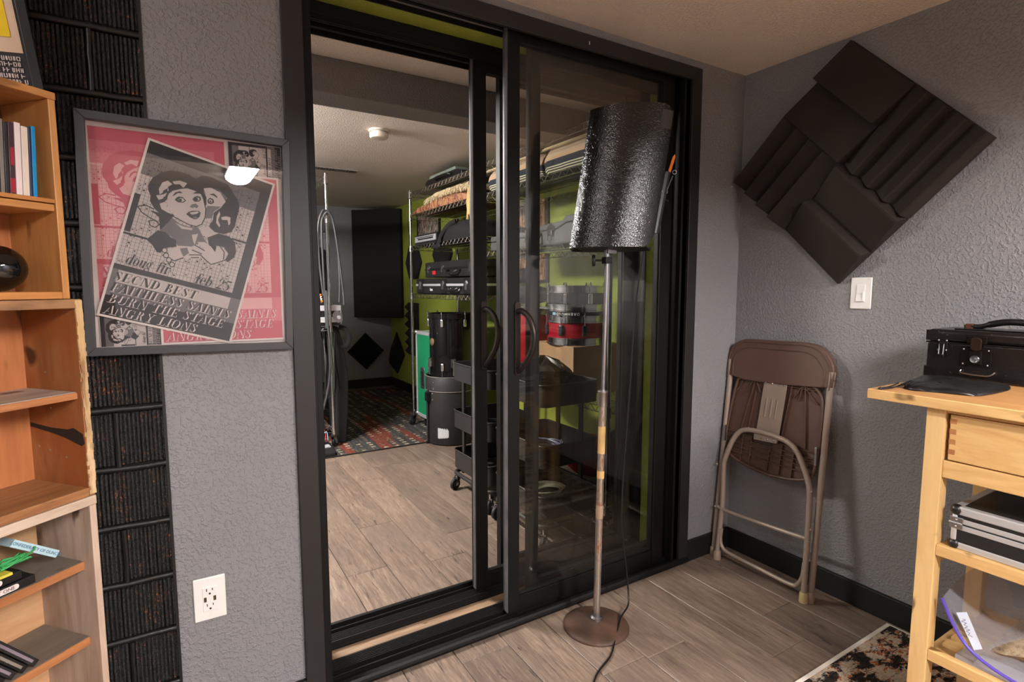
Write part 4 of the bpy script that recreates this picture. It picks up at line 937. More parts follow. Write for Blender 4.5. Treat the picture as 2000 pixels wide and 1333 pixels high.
# smoke detector and vent
sd = thing('smoke_detector', 'round cream smoke detector on the far room ceiling', 'smoke detector', (-1.142, 1.721, 2.17))
m = MB(); m.lathe([(0, 0), (.062, 0), (.062, -.008), (.055, -.012), (.052, -.012)], (-1.142, 1.721, 2.2215), n=32); P('mounting_plate', m, plain('cream_plastic', (214, 204, 190), .45), sd, 0, 40)
m = MB(); m.lathe([(.048, -.01), (.048, -.016), (.056, -.019), (.057, -.04), (.05, -.049), (.03, -.051), (0, -.051)], (-1.142, 1.721, 2.2215), n=32); P('sensor_cover', m, plain('cream_plastic', (214, 204, 190), .45), sd, 0, 40)
vt = thing('ceiling_vent', 'long narrow slotted vent in the far room ceiling', 'vent', (-1.08, 3.0, 2.21))
for fr_ in framebars(-1.25, -.915, 2.955, 3.055, .012, 0, .006):
    fr_.xf(Matrix(((1, 0, 0, 0), (0, 0, 1, 0), (0, 1, 0, 2.2145), (0, 0, 0, 1)))); P('vent_frame', fr_, plain('vent_paint', (120, 112, 104), .5), vt)
for k_ in range(14): m = MB(); m.box(-1.235 + k_ * .0225, -1.228 + k_ * .0225, 2.967, 3.043, 2.213, 2.2215); P('louvre', m, plain('vent_paint', (120, 112, 104), .5), vt)
m = MB(); m.box(-1.24, -.925, 2.966, 3.044, 2.2205, 2.2218); P('duct_opening', m, DARKGAP, vt)
# bass trap, foam
bt = thing('bass_trap', 'tall black fabric bass trap panel standing across the far corner', 'acoustic panel', (-.15, 4.85, .9))
a_, b_ = Vector((-.375, 5.10, 0)), Vector((.07, 4.655, 0)); m = MB(); m.bar(Vector((a_.x, a_.y, 1.54)), Vector((b_.x, b_.y, 1.54)), .06, 1.29); P('fabric_panel', m, BLKFAB, bt, .008)
def tri_foam(name, label, cen, u, v, nrm, s, n, H=.045, B=.012):
    u, v, nrm, cen = Vector(u), Vector(v), Vector(nrm), Vector(cen)
    t = thing(name, label, 'foam panel', cen)
    for i in range(n):
        a0, a1 = -s + 2 * s * i / n, -s + 2 * s * (i + 1) / n; m = MB(); am = (a0 + a1) / 2
        poly = [cen + u * a0 - v * s, cen + u * a0 - v * s + nrm * B, cen + u * am - v * s + nrm * (B + H), cen + u * a1 - v * s + nrm * B, cen + u * a1 - v * s]
        m.prism(poly, v * 2 * s); P('foam_ridge', m, BLKFAB, t)
    return t
q_ = .7071
tri_foam('foam_wedge_panel', 'small black ridged foam diamond low on the far grey wall', (-.241, 5.159, .462), (q_, 0, q_), (q_, 0, -q_), (0, -1, 0), .163, 8, .03)
tri_foam('foam_wedge_panel', 'small black foam diamond low on the green wall, near the far corner', (.099, 4.94, .44), (0, q_, q_), (0, q_, -q_), (-1, 0, 0), .185, 1, .06)
for k_, (yc, zc_, lab) in enumerate(((4.36, .93, 'stepped black foam panel on the green wall behind the green case, upper one'), (4.36, .62, 'stepped black foam panel on the green wall behind the green case, lower one'))):
    tri_foam('foam_step_panel', lab, (.099, yc, zc_), (0, 0, 1), (0, 1, 0), (-1, 0, 0), .152, 3, .05)
for yc, zc_, r_, lab in ((4.31, 1.54, .225, 'black hexagonal felt panel on the green wall, farther of two'), (3.52, 1.60, .225, 'black hexagonal felt panel on the green wall, nearer of two')):
    m = MB(); m.prism([(.099, yc + r_ * math.cos(R(a)), zc_ + r_ * .93 * math.sin(R(a))) for a in range(0, 360, 60)], (-.03, 0, 0)); tag(P('hexagonal_panel', m, BLKFAB, bevel=.004), lab, 'acoustic panel', 'hexagonal wall panels')
# pictures on the green wall
def wallpic(name, lab, y0, y1, z0, z1, matf, prints):
    t = thing(name, lab, 'picture', (.095, (y0 + y1) / 2, z0))
    for fb in framebars(y0, y1, z0, z1, .02, 0, .02):
        fb.xf(Matrix(((0, -1, 0, .099), (1, 0, 0, 0), (0, 0, 1, 0), (0, 0, 0, 1)))); P('frame_bar', fb, matf, t)
    m = MB(); m.box(.088, .096, y0 + .01, y1 - .01, z0 + .01, z1 - .01); P('print', m, prints, t); return t
AB = rug_mat('abstract_print', [(200, 180, 160), (60, 110, 90), (206, 190, 176), (30, 28, 30), (196, 120, 110), (210, 196, 180), (150, 30, 36)], 5, 6, 2)
wallpic('abstract_picture', 'small colourful abstract picture on the green wall above the little amplifier', 3.58, 4.18, 1.70, 2.06, BLKTRIM, AB)
wallpic('brown_picture', 'dark-framed brown patchwork picture on the green wall behind the instrument case', 1.66, 2.2, 1.30, 1.93, plain('walnut_frame', (62, 46, 36), .5), rug_mat('patchwork_print', [(168, 132, 100), (120, 84, 58), (184, 150, 116), (90, 62, 46), (170, 134, 98)], 7, 7, 1.5))

# ------------------------------------------------------------------ wire racks
def wire_shelf(x0, x1, y0, y1, zt, parent, step=.027):
    m = MB(); r_ = .0023; zb = zt - .034
    for x in (x0, x1):
        for z in (zt, zb): m.tube([(x, y0, z), (x, y1, z)], r_ * 1.25, 5)
        n = int((y1 - y0) / .033); pts = [(x, y0 + (y1 - y0) * i / n, zb if i % 2 else zt) for i in range(n + 1)]
        m.tube(pts, r_, 4)
    for y in (y0, y1):
        for z in (zt, zb): m.tube([(x0, y, z), (x1, y, z)], r_ * 1.25, 5)
        n = int((x1 - x0) / .033); m.tube([(x0 + (x1 - x0) * i / n, y, zb if i % 2 else zt) for i in range(n + 1)], r_, 4)
    n = int((y1 - y0) / step)
    for i in range(1, n): y = y0 + (y1 - y0) * i / n; m.tube([(x0, y, zt), (x1, y, zt)], .0016, 4)
    for x in (x0 + (x1 - x0) / 3, x0 + (x1 - x0) * 2 / 3): m.tube([(x, y0, zt - .004), (x, y1, zt - .004)], r_, 4)
    P('wire_shelf', m, CHROME, parent, 0, 0, kind='stuff')
def caster(p, parent, r_=.035, ang=0, mat=BLKRUB, zt=.1):
    M_ = Matrix.Translation(p) @ Matrix.Rotation(ang, 4, 'Z')
    m = MB(); m.lathe([(0, -.011), (r_ * .5, -.011), (r_ * .55, -.008), (r_ * .9, -.011), (r_, -.007), (r_, .007), (r_ * .9, .011), (r_ * .55, .008), (r_ * .5, .011), (0, .011)], (.018, 0, r_), (0, 1, 0), 20)
    c = P('caster', m.xf(M_), mat, parent, 0, 40)
    m = MB()
    for s_ in (-1, 1): m.prism([(.018 + r_ * .25, s_ * .0135, r_ * .75), (.018 - r_ * .25, s_ * .0135, r_ * .75), (-.018, s_ * .0135, r_ * 2), (-.010, s_ * .0135, r_ * 2 + .008), (.012, s_ * .0135, r_ * 2 + .008), (.018, s_ * .0135, r_ * 1.9)], (0, s_ * .002, 0))
    m.box(-.018, .016, -.0155, .0155, r_ * 2 + .005, r_ * 2 + .009); m.cyl((0, 0, r_ * 2 + .008), (0, 0, zt), .007, 10)
    P('caster_fork', m.xf(M_), CHROME, c, 0, 30)
def rack(name, label, x0, x1, y0, y1, zs, ztop, loc, cast=True, rp=.0125):
    t = thing(name, label, 'shelving rack', loc)
    for x in (x0, x1):
        for y in (y0, y1):
            m = MB(); z = .11; pts = []; rs_ = []
            m.tube([(x, y, .105), (x, y, ztop)], rp, 12)
            for q in range(int((ztop - .12) / .0254)): zz = .13 + q * .0254; m.tube([(x, y, zz - .0012), (x, y, zz + .0012)], rp + .0008, 10, caps=False)
            po = P('post', m, CHROME, t, 0, 40)
            for zt in zs: m = MB(); m.lathe([(rp, -.05), (rp + .007, -.046), (rp + .004, .008), (rp, .010)], (x, y, zt - .003), n=12); P('shelf_collar', m, CHROME, po, 0, 40)
            m = MB(); m.lathe([(0, 0), (rp + .002, 0), (rp + .002, .01), (0, .014)], (x, y, ztop), n=12); P('post_cap', m, CHROME, po, 0, 40)
            m = MB(); m.lathe([(0, -.01), (.03, -.01), (.03, .0), (.014, .004), (0, .004)], (x, y, .105), n=16); P('bumper', m, BLKRUB, po, 0, 40)
            caster((x, y, .0085 if y > 2.45 else .001), t, .038, R(40 if x < -.5 else 200), zt=.106)
    for zt in zs: wire_shelf(x0, x1, y0, y1, zt, t)
    return t
rack('wire_rack', 'chrome wire rack along the green wall, farther one beside the green case', -.44, .02, 1.79, 3.034, (2.09, 1.895, 1.625, 1.205), 2.10, (-.21, 2.4, .0085))
rack('wire_rack', 'chrome wire rack behind the door glass, nearer one holding the striped blankets', -.44, .02, .39, 1.70, (2.10, 1.895, 1.505, .665, .15), 2.11, (-.21, 1.05, 0))
rack('wire_rack', 'chrome wire rack with black cables hung over it, left in the far room', -2.1, -1.243, 2.69, 3.14, (2.09, 1.80, .965, .16), 2.11, (-1.67, 2.9, .0085))

# ---- on the farther rack
tb = thing('power_tool_case', 'black tool case with grey-green lid lying on top of the farther rack', 'case', (-.25, 2.35, 2.092))
m = MB(); m.prism([(-.42, y, z) for y, z in ((2.72, 2.093), (2.05, 2.093), (2.05, 2.125), (2.16, 2.15), (2.70, 2.15), (2.74, 2.12))], (.34, 0, 0)); P('case_body', m, BLKPLA, tb, .008, 40)
m = MB(); m.prism([(-.405, y, z) for y, z in ((2.70, 2.151), (2.18, 2.151), (2.20, 2.178), (2.67, 2.178))], (.31, 0, 0)); P('case_lid', m, plain('sage_plastic', (116, 128, 118), .45), tb, .006, 40)
m = MB(); m.tube(bez([(-.425, 2.50, 2.12), (-.45, 2.46, 2.125), (-.45, 2.26, 2.125), (-.425, 2.22, 2.12)], 4), .009, 8); P('case_handle', m, BLKPLA, tb, 0, 50)
m = MB(); m.lathe([(0, 0), (.17, .0), (.178, .01), (.13, .05), (.10, .09), (.04, .11), (0, .112)], (-.16, 1.62, 2.103), n=32); tag(P('felt_hat', m, plain('olive_felt', (92, 86, 72), .9), smooth=50), 'low olive felt hat on top of the wire racks, between the door stiles', 'hat')
# oriental rug folded with fringe
og = thing('folded_rug', 'folded orange and cream oriental rug with tassels on the farther rack second shelf', 'rug', (-.22, 2.4, 1.898))
m = MB(); r8 = random.Random(4)
def blob(x0, x1, y0, y1, z0, z1, n=14, amp=.006, p=.5):
    rows = []
    for i in range(n + 1):
        y = y0 + (y1 - y0) * i / n; e = min(1, math.sin(PI * min(max(i / n, .0), 1)) ** p + .05)
        sec = [(x0, z0), (x0 - .008, z0 + (z1 - z0) * .25 * e), (x0, z0 + (z1 - z0) * .62 * e), (x0 + .06, z0 + (z1 - z0) * .92 * e), ((x0 + x1) / 2, z0 + (z1 - z0) * e), (x1 - .03, z0 + (z1 - z0) * .9 * e), (x1, z0 + (z1 - z0) * .4 * e), (x1, z0)]
        rows.append([m.bm.verts.new((a + r8.uniform(-amp, amp), y, b + (r8.uniform(-amp, amp) if b > z0 + .001 else 0))) for a, b in sec])
    for A, B in zip(rows, rows[1:]):
        for k in range(8): m.bm.faces.new((A[k], A[(k + 1) % 8], B[(k + 1) % 8], B[k]))
    m.bm.faces.new(rows[0]); m.bm.faces.new(list(reversed(rows[-1])))
blob(-.43, 0, 1.86, 3.0, 1.90, 2.0); P('rug_fold', m, ORIENT, og, 0, 60)
m = MB(); blob(-.425, 0, 1.88, 2.72, 1.985, 2.045, 12, .004); P('cream_fold', m, FRINGE, og, 0, 60)
m = MB()
for i in range(110):
    y = 1.9 + i * .0075 + r8.uniform(-.003, .003); z = 2.02 - .055 * max(0, (y - 2.3)) + r8.uniform(-.01, .004); L_ = r8.uniform(.03, .06)
    m.tube([(-.425, y, z), (-.437, y + r8.uniform(-.01, .01), z - L_ * .5), (-.441, y + r8.uniform(-.02, .02), z - L_)], .0022, 3)
P('tassels', m, FRINGE, og, kind='stuff')
m = MB()
for i in range(26):
    y = 1.845 + r8.uniform(-.03, .035); m.tube([(-.43, y, 1.99), (-.458, y, 1.95 + r8.uniform(-.01, .01)), (-.462, y + r8.uniform(-.015, .015), 1.86), (-.460, y + r8.uniform(-.025, .025), 1.76 + r8.uniform(-.02, .03))], .004, 4)
P('hanging_tassel', m, plain('straw_fringe', (188, 164, 106), .9, var=.2), og, kind='stuff')
# amp head
ah = thing('small_amplifier_head', 'small black and silver bass amplifier head on the farther rack third shelf', 'amplifier', (-.3, 2.72, 1.63))
m = MB(); m.box(-.43, -.2, 2.49, 2.965, 1.628, 1.712); P('amplifier_body', m, CASEBLK, ah, .004)
m = MB(); m.box(-.4325, -.43, 2.505, 2.95, 1.65, 1.698); fp = P('front_panel', m, ALU, ah)
for k_ in range(11): m = MB(); m.cyl((-.4405, 2.56 + k_ * .03, 1.672), (-.4325, 2.56 + k_ * .03, 1.672), .0065, 8); P('knob', m, BLKPLA, fp)
m = MB(); m.box(-.4335, -.4325, 2.54, 2.91, 1.684, 1.69); P('slot_line', m, DARKGAP, fp)
# gig bag
gb = thing('soft_gig_bag', 'black padded gig bag with shoulder strap lying on the farther rack third shelf', 'bag', (-.21, 2.1, 1.63))
m = MB(); blob(-.43, -.02, 1.83, 2.46, 1.63, 1.78, 12, .004, .35); P('bag_body', m, BLKFAB, gb, 0, 60)
m = MB(); m.tube(bez([(-.40, 2.2, 1.77), (-.43, 2.28, 1.74), (-.452, 2.36, 1.67), (-.462, 2.40, 1.60), (-.455, 2.44, 1.585), (-.442, 2.45, 1.64)], 5), .008, 6, flat=2.2); P('shoulder_strap', m, BLKFAB, gb, 0, 60)
m = MB(); m.box(-.466, -.45, 2.36, 2.52, 1.575, 1.605); P('strap_pad', m, BLKRUB, gb, .006)
# briefcases
def hardcase(label, x0, x1, y0, y1, z0, z1, grp, bands, latches, handle, tape=None, ctype=0):
    t = thing('instrument_case', label, 'case', ((x0 + x1) / 2, (y0 + y1) / 2, z0), 0)
    zm = z0 + (z1 - z0) * .52
    m = MB(); m.box(x0, x1, y0, y1, z0, zm - .001); P('case_base', m, CASEBLK, t, .008)
    m = MB(); m.box(x0, x1, y0, y1, zm + .001, z1); P('case_lid', m, CASEBLK, t, .008)
    m = MB(); m.box(x0 - .003, x1 + .003, y0 - .003, y1 + .003, zm - .005 if not tape else zm - .002, zm + .004 if not tape else zm + .016); P('valance', m, ALU if tape else BLKPLA, t, .001)
    for ly in latches:
        if ctype: m = MB(); m.box(x0 - .008, x0, ly - .05, ly + .05, z0 + .006, z1 - .004); la = P('corner_guard', m, BLKPLA, t, .003)
        m = MB(); m.lathe([(0, 0), (.022, 0), (.022, .004), (.012, .007), (0, .007)], (x0 - .0 - (.008 if ctype else 0), ly, zm + .018), (-1, 0, 0), 10); m.box(x0 - .012 - (.006 if ctype else 0), x0 - .002, ly - .012, ly + .012, zm - .03, zm + .018); P('latch', m, CHROME if not ctype else STEEL, t, .001)
    m = MB(); y_ = handle; m.tube(bez([(x0 - .004, y_ + .10, zm - .014), (x0 - .03, y_ + .085, zm - .022), (x0 - .045, y_ + .05, zm - .035), (x0 - .045, y_ - .05, zm - .035), (x0 - .03, y_ - .085, zm - .022), (x0 - .004, y_ - .10, zm - .014)], 4), .009, 8); P('handle', m, LEATH, t, 0, 60)
    return t
a_ = hardcase('black instrument case with a red sticker, upper of two on the farther rack', -.43, -.08, 1.83, 2.74, 1.345, 1.47, 0, 0, (2.66, 2.38, 1.90), 2.16)
m = MB(); m.box(-.4325, -.43, 2.52, 2.58, 1.368, 1.398); P('red_sticker', m, plain('sticker_red', (176, 34, 34), .5), a_)
b_ = hardcase('black instrument case with a silver band, lower of two on the farther rack', -.435, -.06, 1.83, 2.93, 1.21, 1.337, 0, 0, (2.82, 2.35, 1.94), 2.14, tape=1, ctype=1)
for tx_, yy in (('Seca', 2.60), ('5 C', 2.24), ('P1', 2.07)): P('chalk_marking', text_mb(tx_, .032, frameM((-.4365, yy, 1.245), (0, -1, 0), (0, 0, 1)), .0006, .0002), WHITE, b_)
# green flight case on the rug
gc = thing('flight_case', 'green flight case with aluminium edges and caster on the rug under the farther rack', 'case', (-.23, 2.83, .0085))
gx0, gx1, gy0, gy1, gz0, gz1 = -.425, -.03, 2.65, 2.985, .125, .862
m = MB(); m.box(gx0, gx1, gy0, gy1, gz0, gz1); P('case_shell', m, GREENCASE, gc, .002)
for (xa, ya) in ((gx0, gy0), (gx0, gy1), (gx1, gy0), (gx1, gy1)):
    m = MB(); m.box(xa - .004 if xa < -.3 else xa - .022, xa + .022 if xa < -.3 else xa + .004, ya - .004 if ya < 2.8 else ya - .022, ya + .022 if ya < 2.8 else ya + .004, gz0, gz1); P('edge_extrusion', m, ALU, gc, .002)
for z in (gz0, gz1):
    for ya in (gy0, gy1): m = MB(); m.box(gx0, gx1, ya - .004 if ya < 2.8 else ya - .022, ya + .022 if ya < 2.8 else ya + .004, z - .012, z + .012); P('edge_extrusion', m, ALU, gc, .002)
    m = MB(); m.box(gx0 - .004, gx0 + .02, gy0, gy1, z - .014, z + .014); P('edge_extrusion', m, ALU, gc, .002)
    for ya in (gy0, gy1): m = MB(); m.sphere((gx0 + .006, ya, z), .024, 12); P('ball_corner', m, STEEL, gc, 0, 60)
m = MB(); m.prism([(gx0 - .003, b, c) for b, c, _ in rrect(2.80, 2.89, .37, .56, .02, 0)], (.004, 0, 0)); hd = P('recessed_handle', m, STEEL, gc, .002)
m = MB(); m.prism([(gx0 - .0045, b, c) for b, c, _ in rrect(2.82, 2.87, .40, .53, .012, 0)], (.003, 0, 0)); P('handle_recess', m, DARKGAP, hd)
m = MB(); m.tube([(gx0 - .008, 2.845, .41), (gx0 - .008, 2.845, .52)], .008, 8); P('handle_grip', m, BLKRUB, hd)
for ya in (gy0 + .05, gy1 - .05):
    for xa in (gx0 + .06, gx1 - .06): caster((xa, ya, .0085), gc, .042, R(70), zt=.128)
# drum hard case and floor tom
DX, DY = -.355, 2.42
dc = thing('drum_case', 'round black fibre drum case with straps and a white tape patch on the rug', 'drum case', (DX, DY, .0085))
FIB = plain('black_fibre', (34, 31, 30), .6, 0, .4, 140, .2)
m = MB(); m.lathe([(0, 0), (.197, 0), (.2, .004), (.2, .43), (.194, .43), (.194, .02)], (DX, DY, .0085), n=56); P('case_base', m, FIB, dc, 0, 40)
m = MB(); m.lathe([(.196, .425), (.2045, .425), (.2045, .535), (.198, .545), (.19, .543), (.19, .43)], (DX, DY, .0085), n=56); P('case_lid', m, FIB, dc, 0, 40)
for z in (.428, .545): m = MB(); m.tube([(DX + .2045 * math.cos(R(a)), DY + .2045 * math.sin(R(a)), z + .0085) for a in range(0, 360, 8)], .0028, 6, True); P('worn_edge', m, plain('worn_edge_fibre', (120, 112, 106), .6), dc, 0, 60)
def dp(a, z, off=.0): return Vector((DX + (.2035 + off) * math.cos(R(a)), DY + (.2035 + off) * math.sin(R(a)), z + .0085))
A0 = 186
m = MB(); m.tube([dp(A0, .44, .006), dp(A0 - 1, .40, .01), dp(A0 - 3, .2, .006), dp(A0 - 4, .02, .008), dp(A0 - 4, .002, .03)], .012, 6, flat=.3); P('strap', m, BLKFAB, dc, 0, 50)
m = MB(); m.box(-.02, .02, -.02, .02, -.035, .035, Matrix.Translation(dp(A0 + 2, .385, .012))); P('buckle', m, BLKPLA, dc, .004)
for z in (.45, .50): m = MB(); m.sphere(dp(A0 + 18, z, .002), .006, 8); P('rivet', m, STEEL, dc, 0, 50)
for z in (.36, .41): m = MB(); m.sphere(dp(A0 + 14, z, -.001), .006, 8); P('rivet', m, STEEL, dc, 0, 50)
m = MB()
for i in range(5):
    a, b = 214 + i * 5.2, 214 + (i + 1) * 5.2; m.face([dp(a, .055, -.002), dp(b, .05 + .004 * i, -.002), dp(b, .135 - .004 * i, -.002), dp(a, .14, -.002)])
P('tape_patch', m, plain('white_tape', (176, 176, 176), .6, var=.1), dc)
def drum(name, label, cx_, cy_, z0, h_, r_, shell, hoop, lugs, lugmat, cat='drum', head=None, sq=1, rot=0):
    t = thing(name, label, cat, (cx_, cy_, z0))
    m = MB(); m.lathe([(0, .012), (r_ - .01, .012), (r_ - .002, .014), (r_, .02), (r_, h_ - .02), (r_ - .002, h_ - .014), (r_ - .01, h_ - .012), (0, h_ - .012)], (cx_, cy_, z0), n=56); P('drum_shell', m, shell, t, 0, 40)
    for zz in (0, h_ - .04):
        m = MB(); m.lathe([(r_ + .002, 0), (r_ + .008, .0), (r_ + .008, .006), (r_ + .004, .008), (r_ + .004, .032), (r_ + .008, .034), (r_ + .008, .04), (r_ + .001, .04), (r_ + .001, .0)], (cx_, cy_, z0 + zz), n=56); P('hoop', m, hoop, t, 0, 40)
    m = MB(); m.lathe([(0, 0), (r_ + .001, 0), (r_ + .001, .003), (0, .003)], (cx_, cy_, z0 + h_ - .015), n=48); P('drum_head', m, head or plain('clear_black_head', (24, 24, 26), .25), t, 0, 40)
    for i in range(lugs):
        a = 2 * PI * (i + .5) / lugs + rot; c_, s_ = math.cos(a), math.sin(a)
        def Q(r, z): return Vector((cx_ + c_ * r, cy_ + s_ * r, z0 + z))
        for zz, sg in ((.075, -1), (h_ - .075, 1)):
            if h_ < .2 and sg > 0: continue
            zc_ = zz if h_ > .2 else h_ / 2
            m = MB(); M_ = Matrix.Translation(Q(r_, zc_)) @ Matrix.Rotation(a, 4, 'Z'); m.box(-.002, .016, -.013, .013, -.03, .03, M_); P('lug', m, lugmat, t, .006)
            m = MB(); m.cyl(Q(r_ + .011, zc_), Q(r_ + .011, h_ + .006 if sg > 0 or h_ < .2 else -.0), .0028, 6); P('tension_rod', m, CHROME, t)
        m = MB(); m.lathe([(.003, -.006), (.008, -.004), (.008, .008), (.004, .012), (.0045, .02), (0, .021)], Q(r_ + .010, h_ - .002), n=10); P('rod_head', m, CHROME, t, 0, 40)
    return t
BCH = plain('black_chrome_wrap', (28, 27, 28), .08, .55, var=.05)
tm = drum('floor_tom', 'glossy black floor tom standing in the round black drum case', DX + .005, DY, .0085 + .012, 0, 0, BCH, BLKPLA, 0, CHROME) if 0 else None
tm = drum('floor_tom', 'glossy black floor tom with chrome fittings standing on top of the round drum case', DX + .01, DY + .0, .556, .50, .175, BCH, plain('black_chrome_hoop', (40, 39, 40), .12, .7), 6, CHROME, rot=R(12))
m = MB(); a = R(188); m.lathe([(0, 0), (.028, 0), (.03, .008), (.016, .014), (0, .014)], (DX + .01 + .174 * math.cos(a), DY + .174 * math.sin(a), .83), (math.cos(a), math.sin(a), 0), 16); P('badge', m, plain('brass_badge', (176, 152, 110), .3, .8), tm, 0, 40)
for ang in (180, 250):
    a = R(ang); m = MB(); m.tube([(DX + .01 + .19 * math.cos(a), DY + .19 * math.sin(a), .69), (DX + .01 + .19 * math.cos(a), DY + .19 * math.sin(a), .565)], .006, 8); m.box(-.01, .012, -.02, .02, .0, .07, Matrix.Translation((DX + .01 + .182 * math.cos(a), DY + .182 * math.sin(a), .63)) @ Matrix.Rotation(a, 4, 'Z')); P('leg_bracket', m, CHROME, tm, .003)

# ---- on the nearer rack, behind glass
def blanket(label, y0, y1, z1):
    t = thing('striped_blanket', label, 'blanket', (-.21, (y0 + y1) / 2, 1.898)); m = MB(); n = 10; rows = []
    prof = [(-.41, 1.899), (-.432, 1.93), (-.436, 1.98), (-.430, z1 - .05), (-.40, z1 - .012), (-.2, z1), (-.02, z1 - .01), (0, 1.95), (0, 1.899)]
    for i in range(n + 1):
        y = y0 + (y1 - y0) * i / n; k = 1 - .06 * (1 if i in (0, n) else 0)
        rows.append([m.bm.verts.new((a * k + r8.uniform(-.003, .003), y, 1.899 + (b - 1.899) * k + (r8.uniform(-.002, .002) if b > 1.9 else 0))) for a, b in prof])
    for A, B in zip(rows, rows[1:]):
        for k in range(9): m.bm.faces.new((A[k], A[(k + 1) % 9], B[(k + 1) % 9], B[k]))
    m.bm.faces.new(rows[0]); m.bm.faces.new(list(reversed(rows[-1]))); P('folded_cloth', m, STRIPES, t, 0, 60)
    m = MB()
    for i in range(60):
        y = y0 + .02 + (y1 - y0 - .04) * i / 60; m.tube([(-.428, y, z1 - .012), (-.438, y + .012, z1 - .022), (-.436, y + .02, z1 - .03)], .002, 3)
    P('fringe', m, FRINGE, t, kind='stuff')
blanket('blue and sand striped blanket on the nearer rack, beside the curved shield', .43, 1.0, 2.06)
blanket('blue and sand striped blanket on the nearer rack, seen between the door stiles', 1.03, 1.66, 2.055)
# instrument case with stepped lid
ic = thing('horn_case', 'dark grey shaped instrument case with big chrome latch on the nearer rack', 'case', (-.22, .8, 1.508))
GRT = plain('grey_tolex', (66, 66, 67), .55, 0, .3, 350, .1)
low_p = [(1.60, 1.508), (.48, 1.508), (.48, 1.615), (.76, 1.615), (.85, 1.588), (1.02, 1.588), (1.08, 1.566), (1.60, 1.562)]
top_p = [(1.60, 1.564), (1.08, 1.568), (1.02, 1.590), (.85, 1.590), (.76, 1.617), (.48, 1.617), (.48, 1.66), (.77, 1.655), (.80, 1.632), (1.0, 1.622), (1.06, 1.60), (1.60, 1.60)]
m = MB(); m.prism([(-.43, y, z) for y, z in low_p], (.3, 0, 0)); P('case_base', m, GRT, ic, .006)
m = MB(); m.prism([(-.43, y, z) for y, z in top_p], (.3, 0, 0)); P('case_lid', m, GRT, ic, .006)
for ly in (.90, 1.14):
    m = MB(); m.prism([(-.431, ly + a, 1.60 + b) for a, b in ((-.03, -.02), (-.035, .005), (0, .03), (.035, .005), (.03, -.02))], (-.004, 0, 0)); la = P('latch_plate', m, CHROME, ic, .001)
    m = MB(); m.box(-.445, -.434, ly - .022, ly + .022, 1.555, 1.585); P('latch_body', m, CHROME, la, .003)
    m = MB(); m.tube([(-.44, ly - .015, 1.57), (-.444, ly - .02, 1.535), (-.444, ly, 1.522), (-.444, ly + .02, 1.535), (-.44, ly + .015, 1.57)], .003, 6); P('latch_loop', m, CHROME, la, 0, 60)
m = MB(); m.tube(bez([(-.432, 1.00, 1.575), (-.45, 1.0, 1.55), (-.452, 1.01, 1.52), (-.452, 1.10, 1.515), (-.45, 1.11, 1.55), (-.432, 1.11, 1.57)], 4), .008, 8); P('handle', m, LEATH, ic, 0, 60)
# cardboard box, snares, toms
m = MB(); m.box(-.42, -.05, .70, 1.10, .668, .94); tag(P('cardboard_box', m, plain('brown_cardboard', (150, 118, 86), .8), bevel=.003), 'brown cardboard box under the snare drums behind the glass', 'box')
drum('red_snare_drum', 'red snare drum with black lugs on the cardboard box behind the glass', -.27, .87, .942, .165, .165, RED, CHROME, 8, plain('teal_black_lug', (24, 40, 44), .3), rot=R(0))
dr = drum('black_snare_drum', 'black and chrome snare drum upside down on top of the red one', -.27, .87, 1.13, .145, .168, plain('smoked_wrap', (58, 58, 60), .2, .3), CHROME, 8, CHROME, rot=R(10))
hb = thing('drumhead_strip', 'black label strip reading DRUMHEAD wrapped under the chrome snare', 'label', (-.27, .87, 1.108))
m = MB(); m.lathe([(0, 0), (.178, 0), (.178, .019), (0, .019)], (-.27, .87, 1.1085), n=48); P('head_edge', m, BLKPLA, hb, 0, 40)
for i, ch_ in enumerate('DRUMHEAD'):
    a = R(196 + i * 5.6); P('letter', text_mb(ch_, .021, frameM((-.27 + .1785 * math.cos(a), .87 + .1785 * math.sin(a), 1.118), (math.sin(a), -math.cos(a), 0), (0, 0, -1)), .0004, .0003), WHITE, hb)
m = MB()
for a0, a1 in ((184, 192),):
    m.face([(-.27 + .1787 * math.cos(R(a)), .87 + .1787 * math.sin(R(a)), z) for a, z in ((a0, 1.111), (a1, 1.111), (a1, 1.126), (a0, 1.126))])
P('blue_label', m, plain('label_sky', (150, 190, 210), .5), hb)
drum('red_floor_tom', 'tall red drum on the nearer rack, seen between the two door handles', -.23, 1.42, .67, .46, .19, RED, CHROME, 8, CHROME)
gb2 = thing('snare_bag', 'soft black bag resting on the red drum, seen between the door stiles', 'bag', (-.23, 1.42, 1.15)); m = MB(); m.sphere((-.23, 1.42, 1.215), .15, 18, (1.05, 1.05, .42)); P('bag_body', m, BLKFAB, gb2, 0, 60)
# floor level, behind glass
rb = thing('red_bag', 'red soft bag on the bottom shelf of the nearer rack', 'bag', (-.19, .78, .153)); m = MB(); m.sphere((-.20, .80, .275), .15, 18, (1.1, 1.15, .80)); P('bag_body', m, REDCLOTH, rb, 0, 60)
m = MB(); m.tube(bez([(-.30, .72, .34), (-.33, .76, .41), (-.33, .86, .41), (-.30, .90, .34)], 4), .009, 6, flat=2); P('bag_strap', m, BLKFAB, rb, 0, 60)
kb = thing('black_duffel_bag', 'black crumpled duffel bag beside the red bag on the nearer rack bottom shelf', 'bag', (-.2, .52, .153)); m = MB()
m.sphere((-.19, .53, .33), .17, 20, (1.1, .62, 1.0))
for v in m.bm.verts: v.co += Vector((r8.uniform(-.012, .012), r8.uniform(-.012, .012), r8.uniform(-.012, .012) if v.co.z > .2 else 0))
P('bag_body', m, plain('glossy_black_nylon', (32, 32, 34), .4, 0, .4, 60), kb, 0, 60)
m = MB(); r6 = random.Random(2)
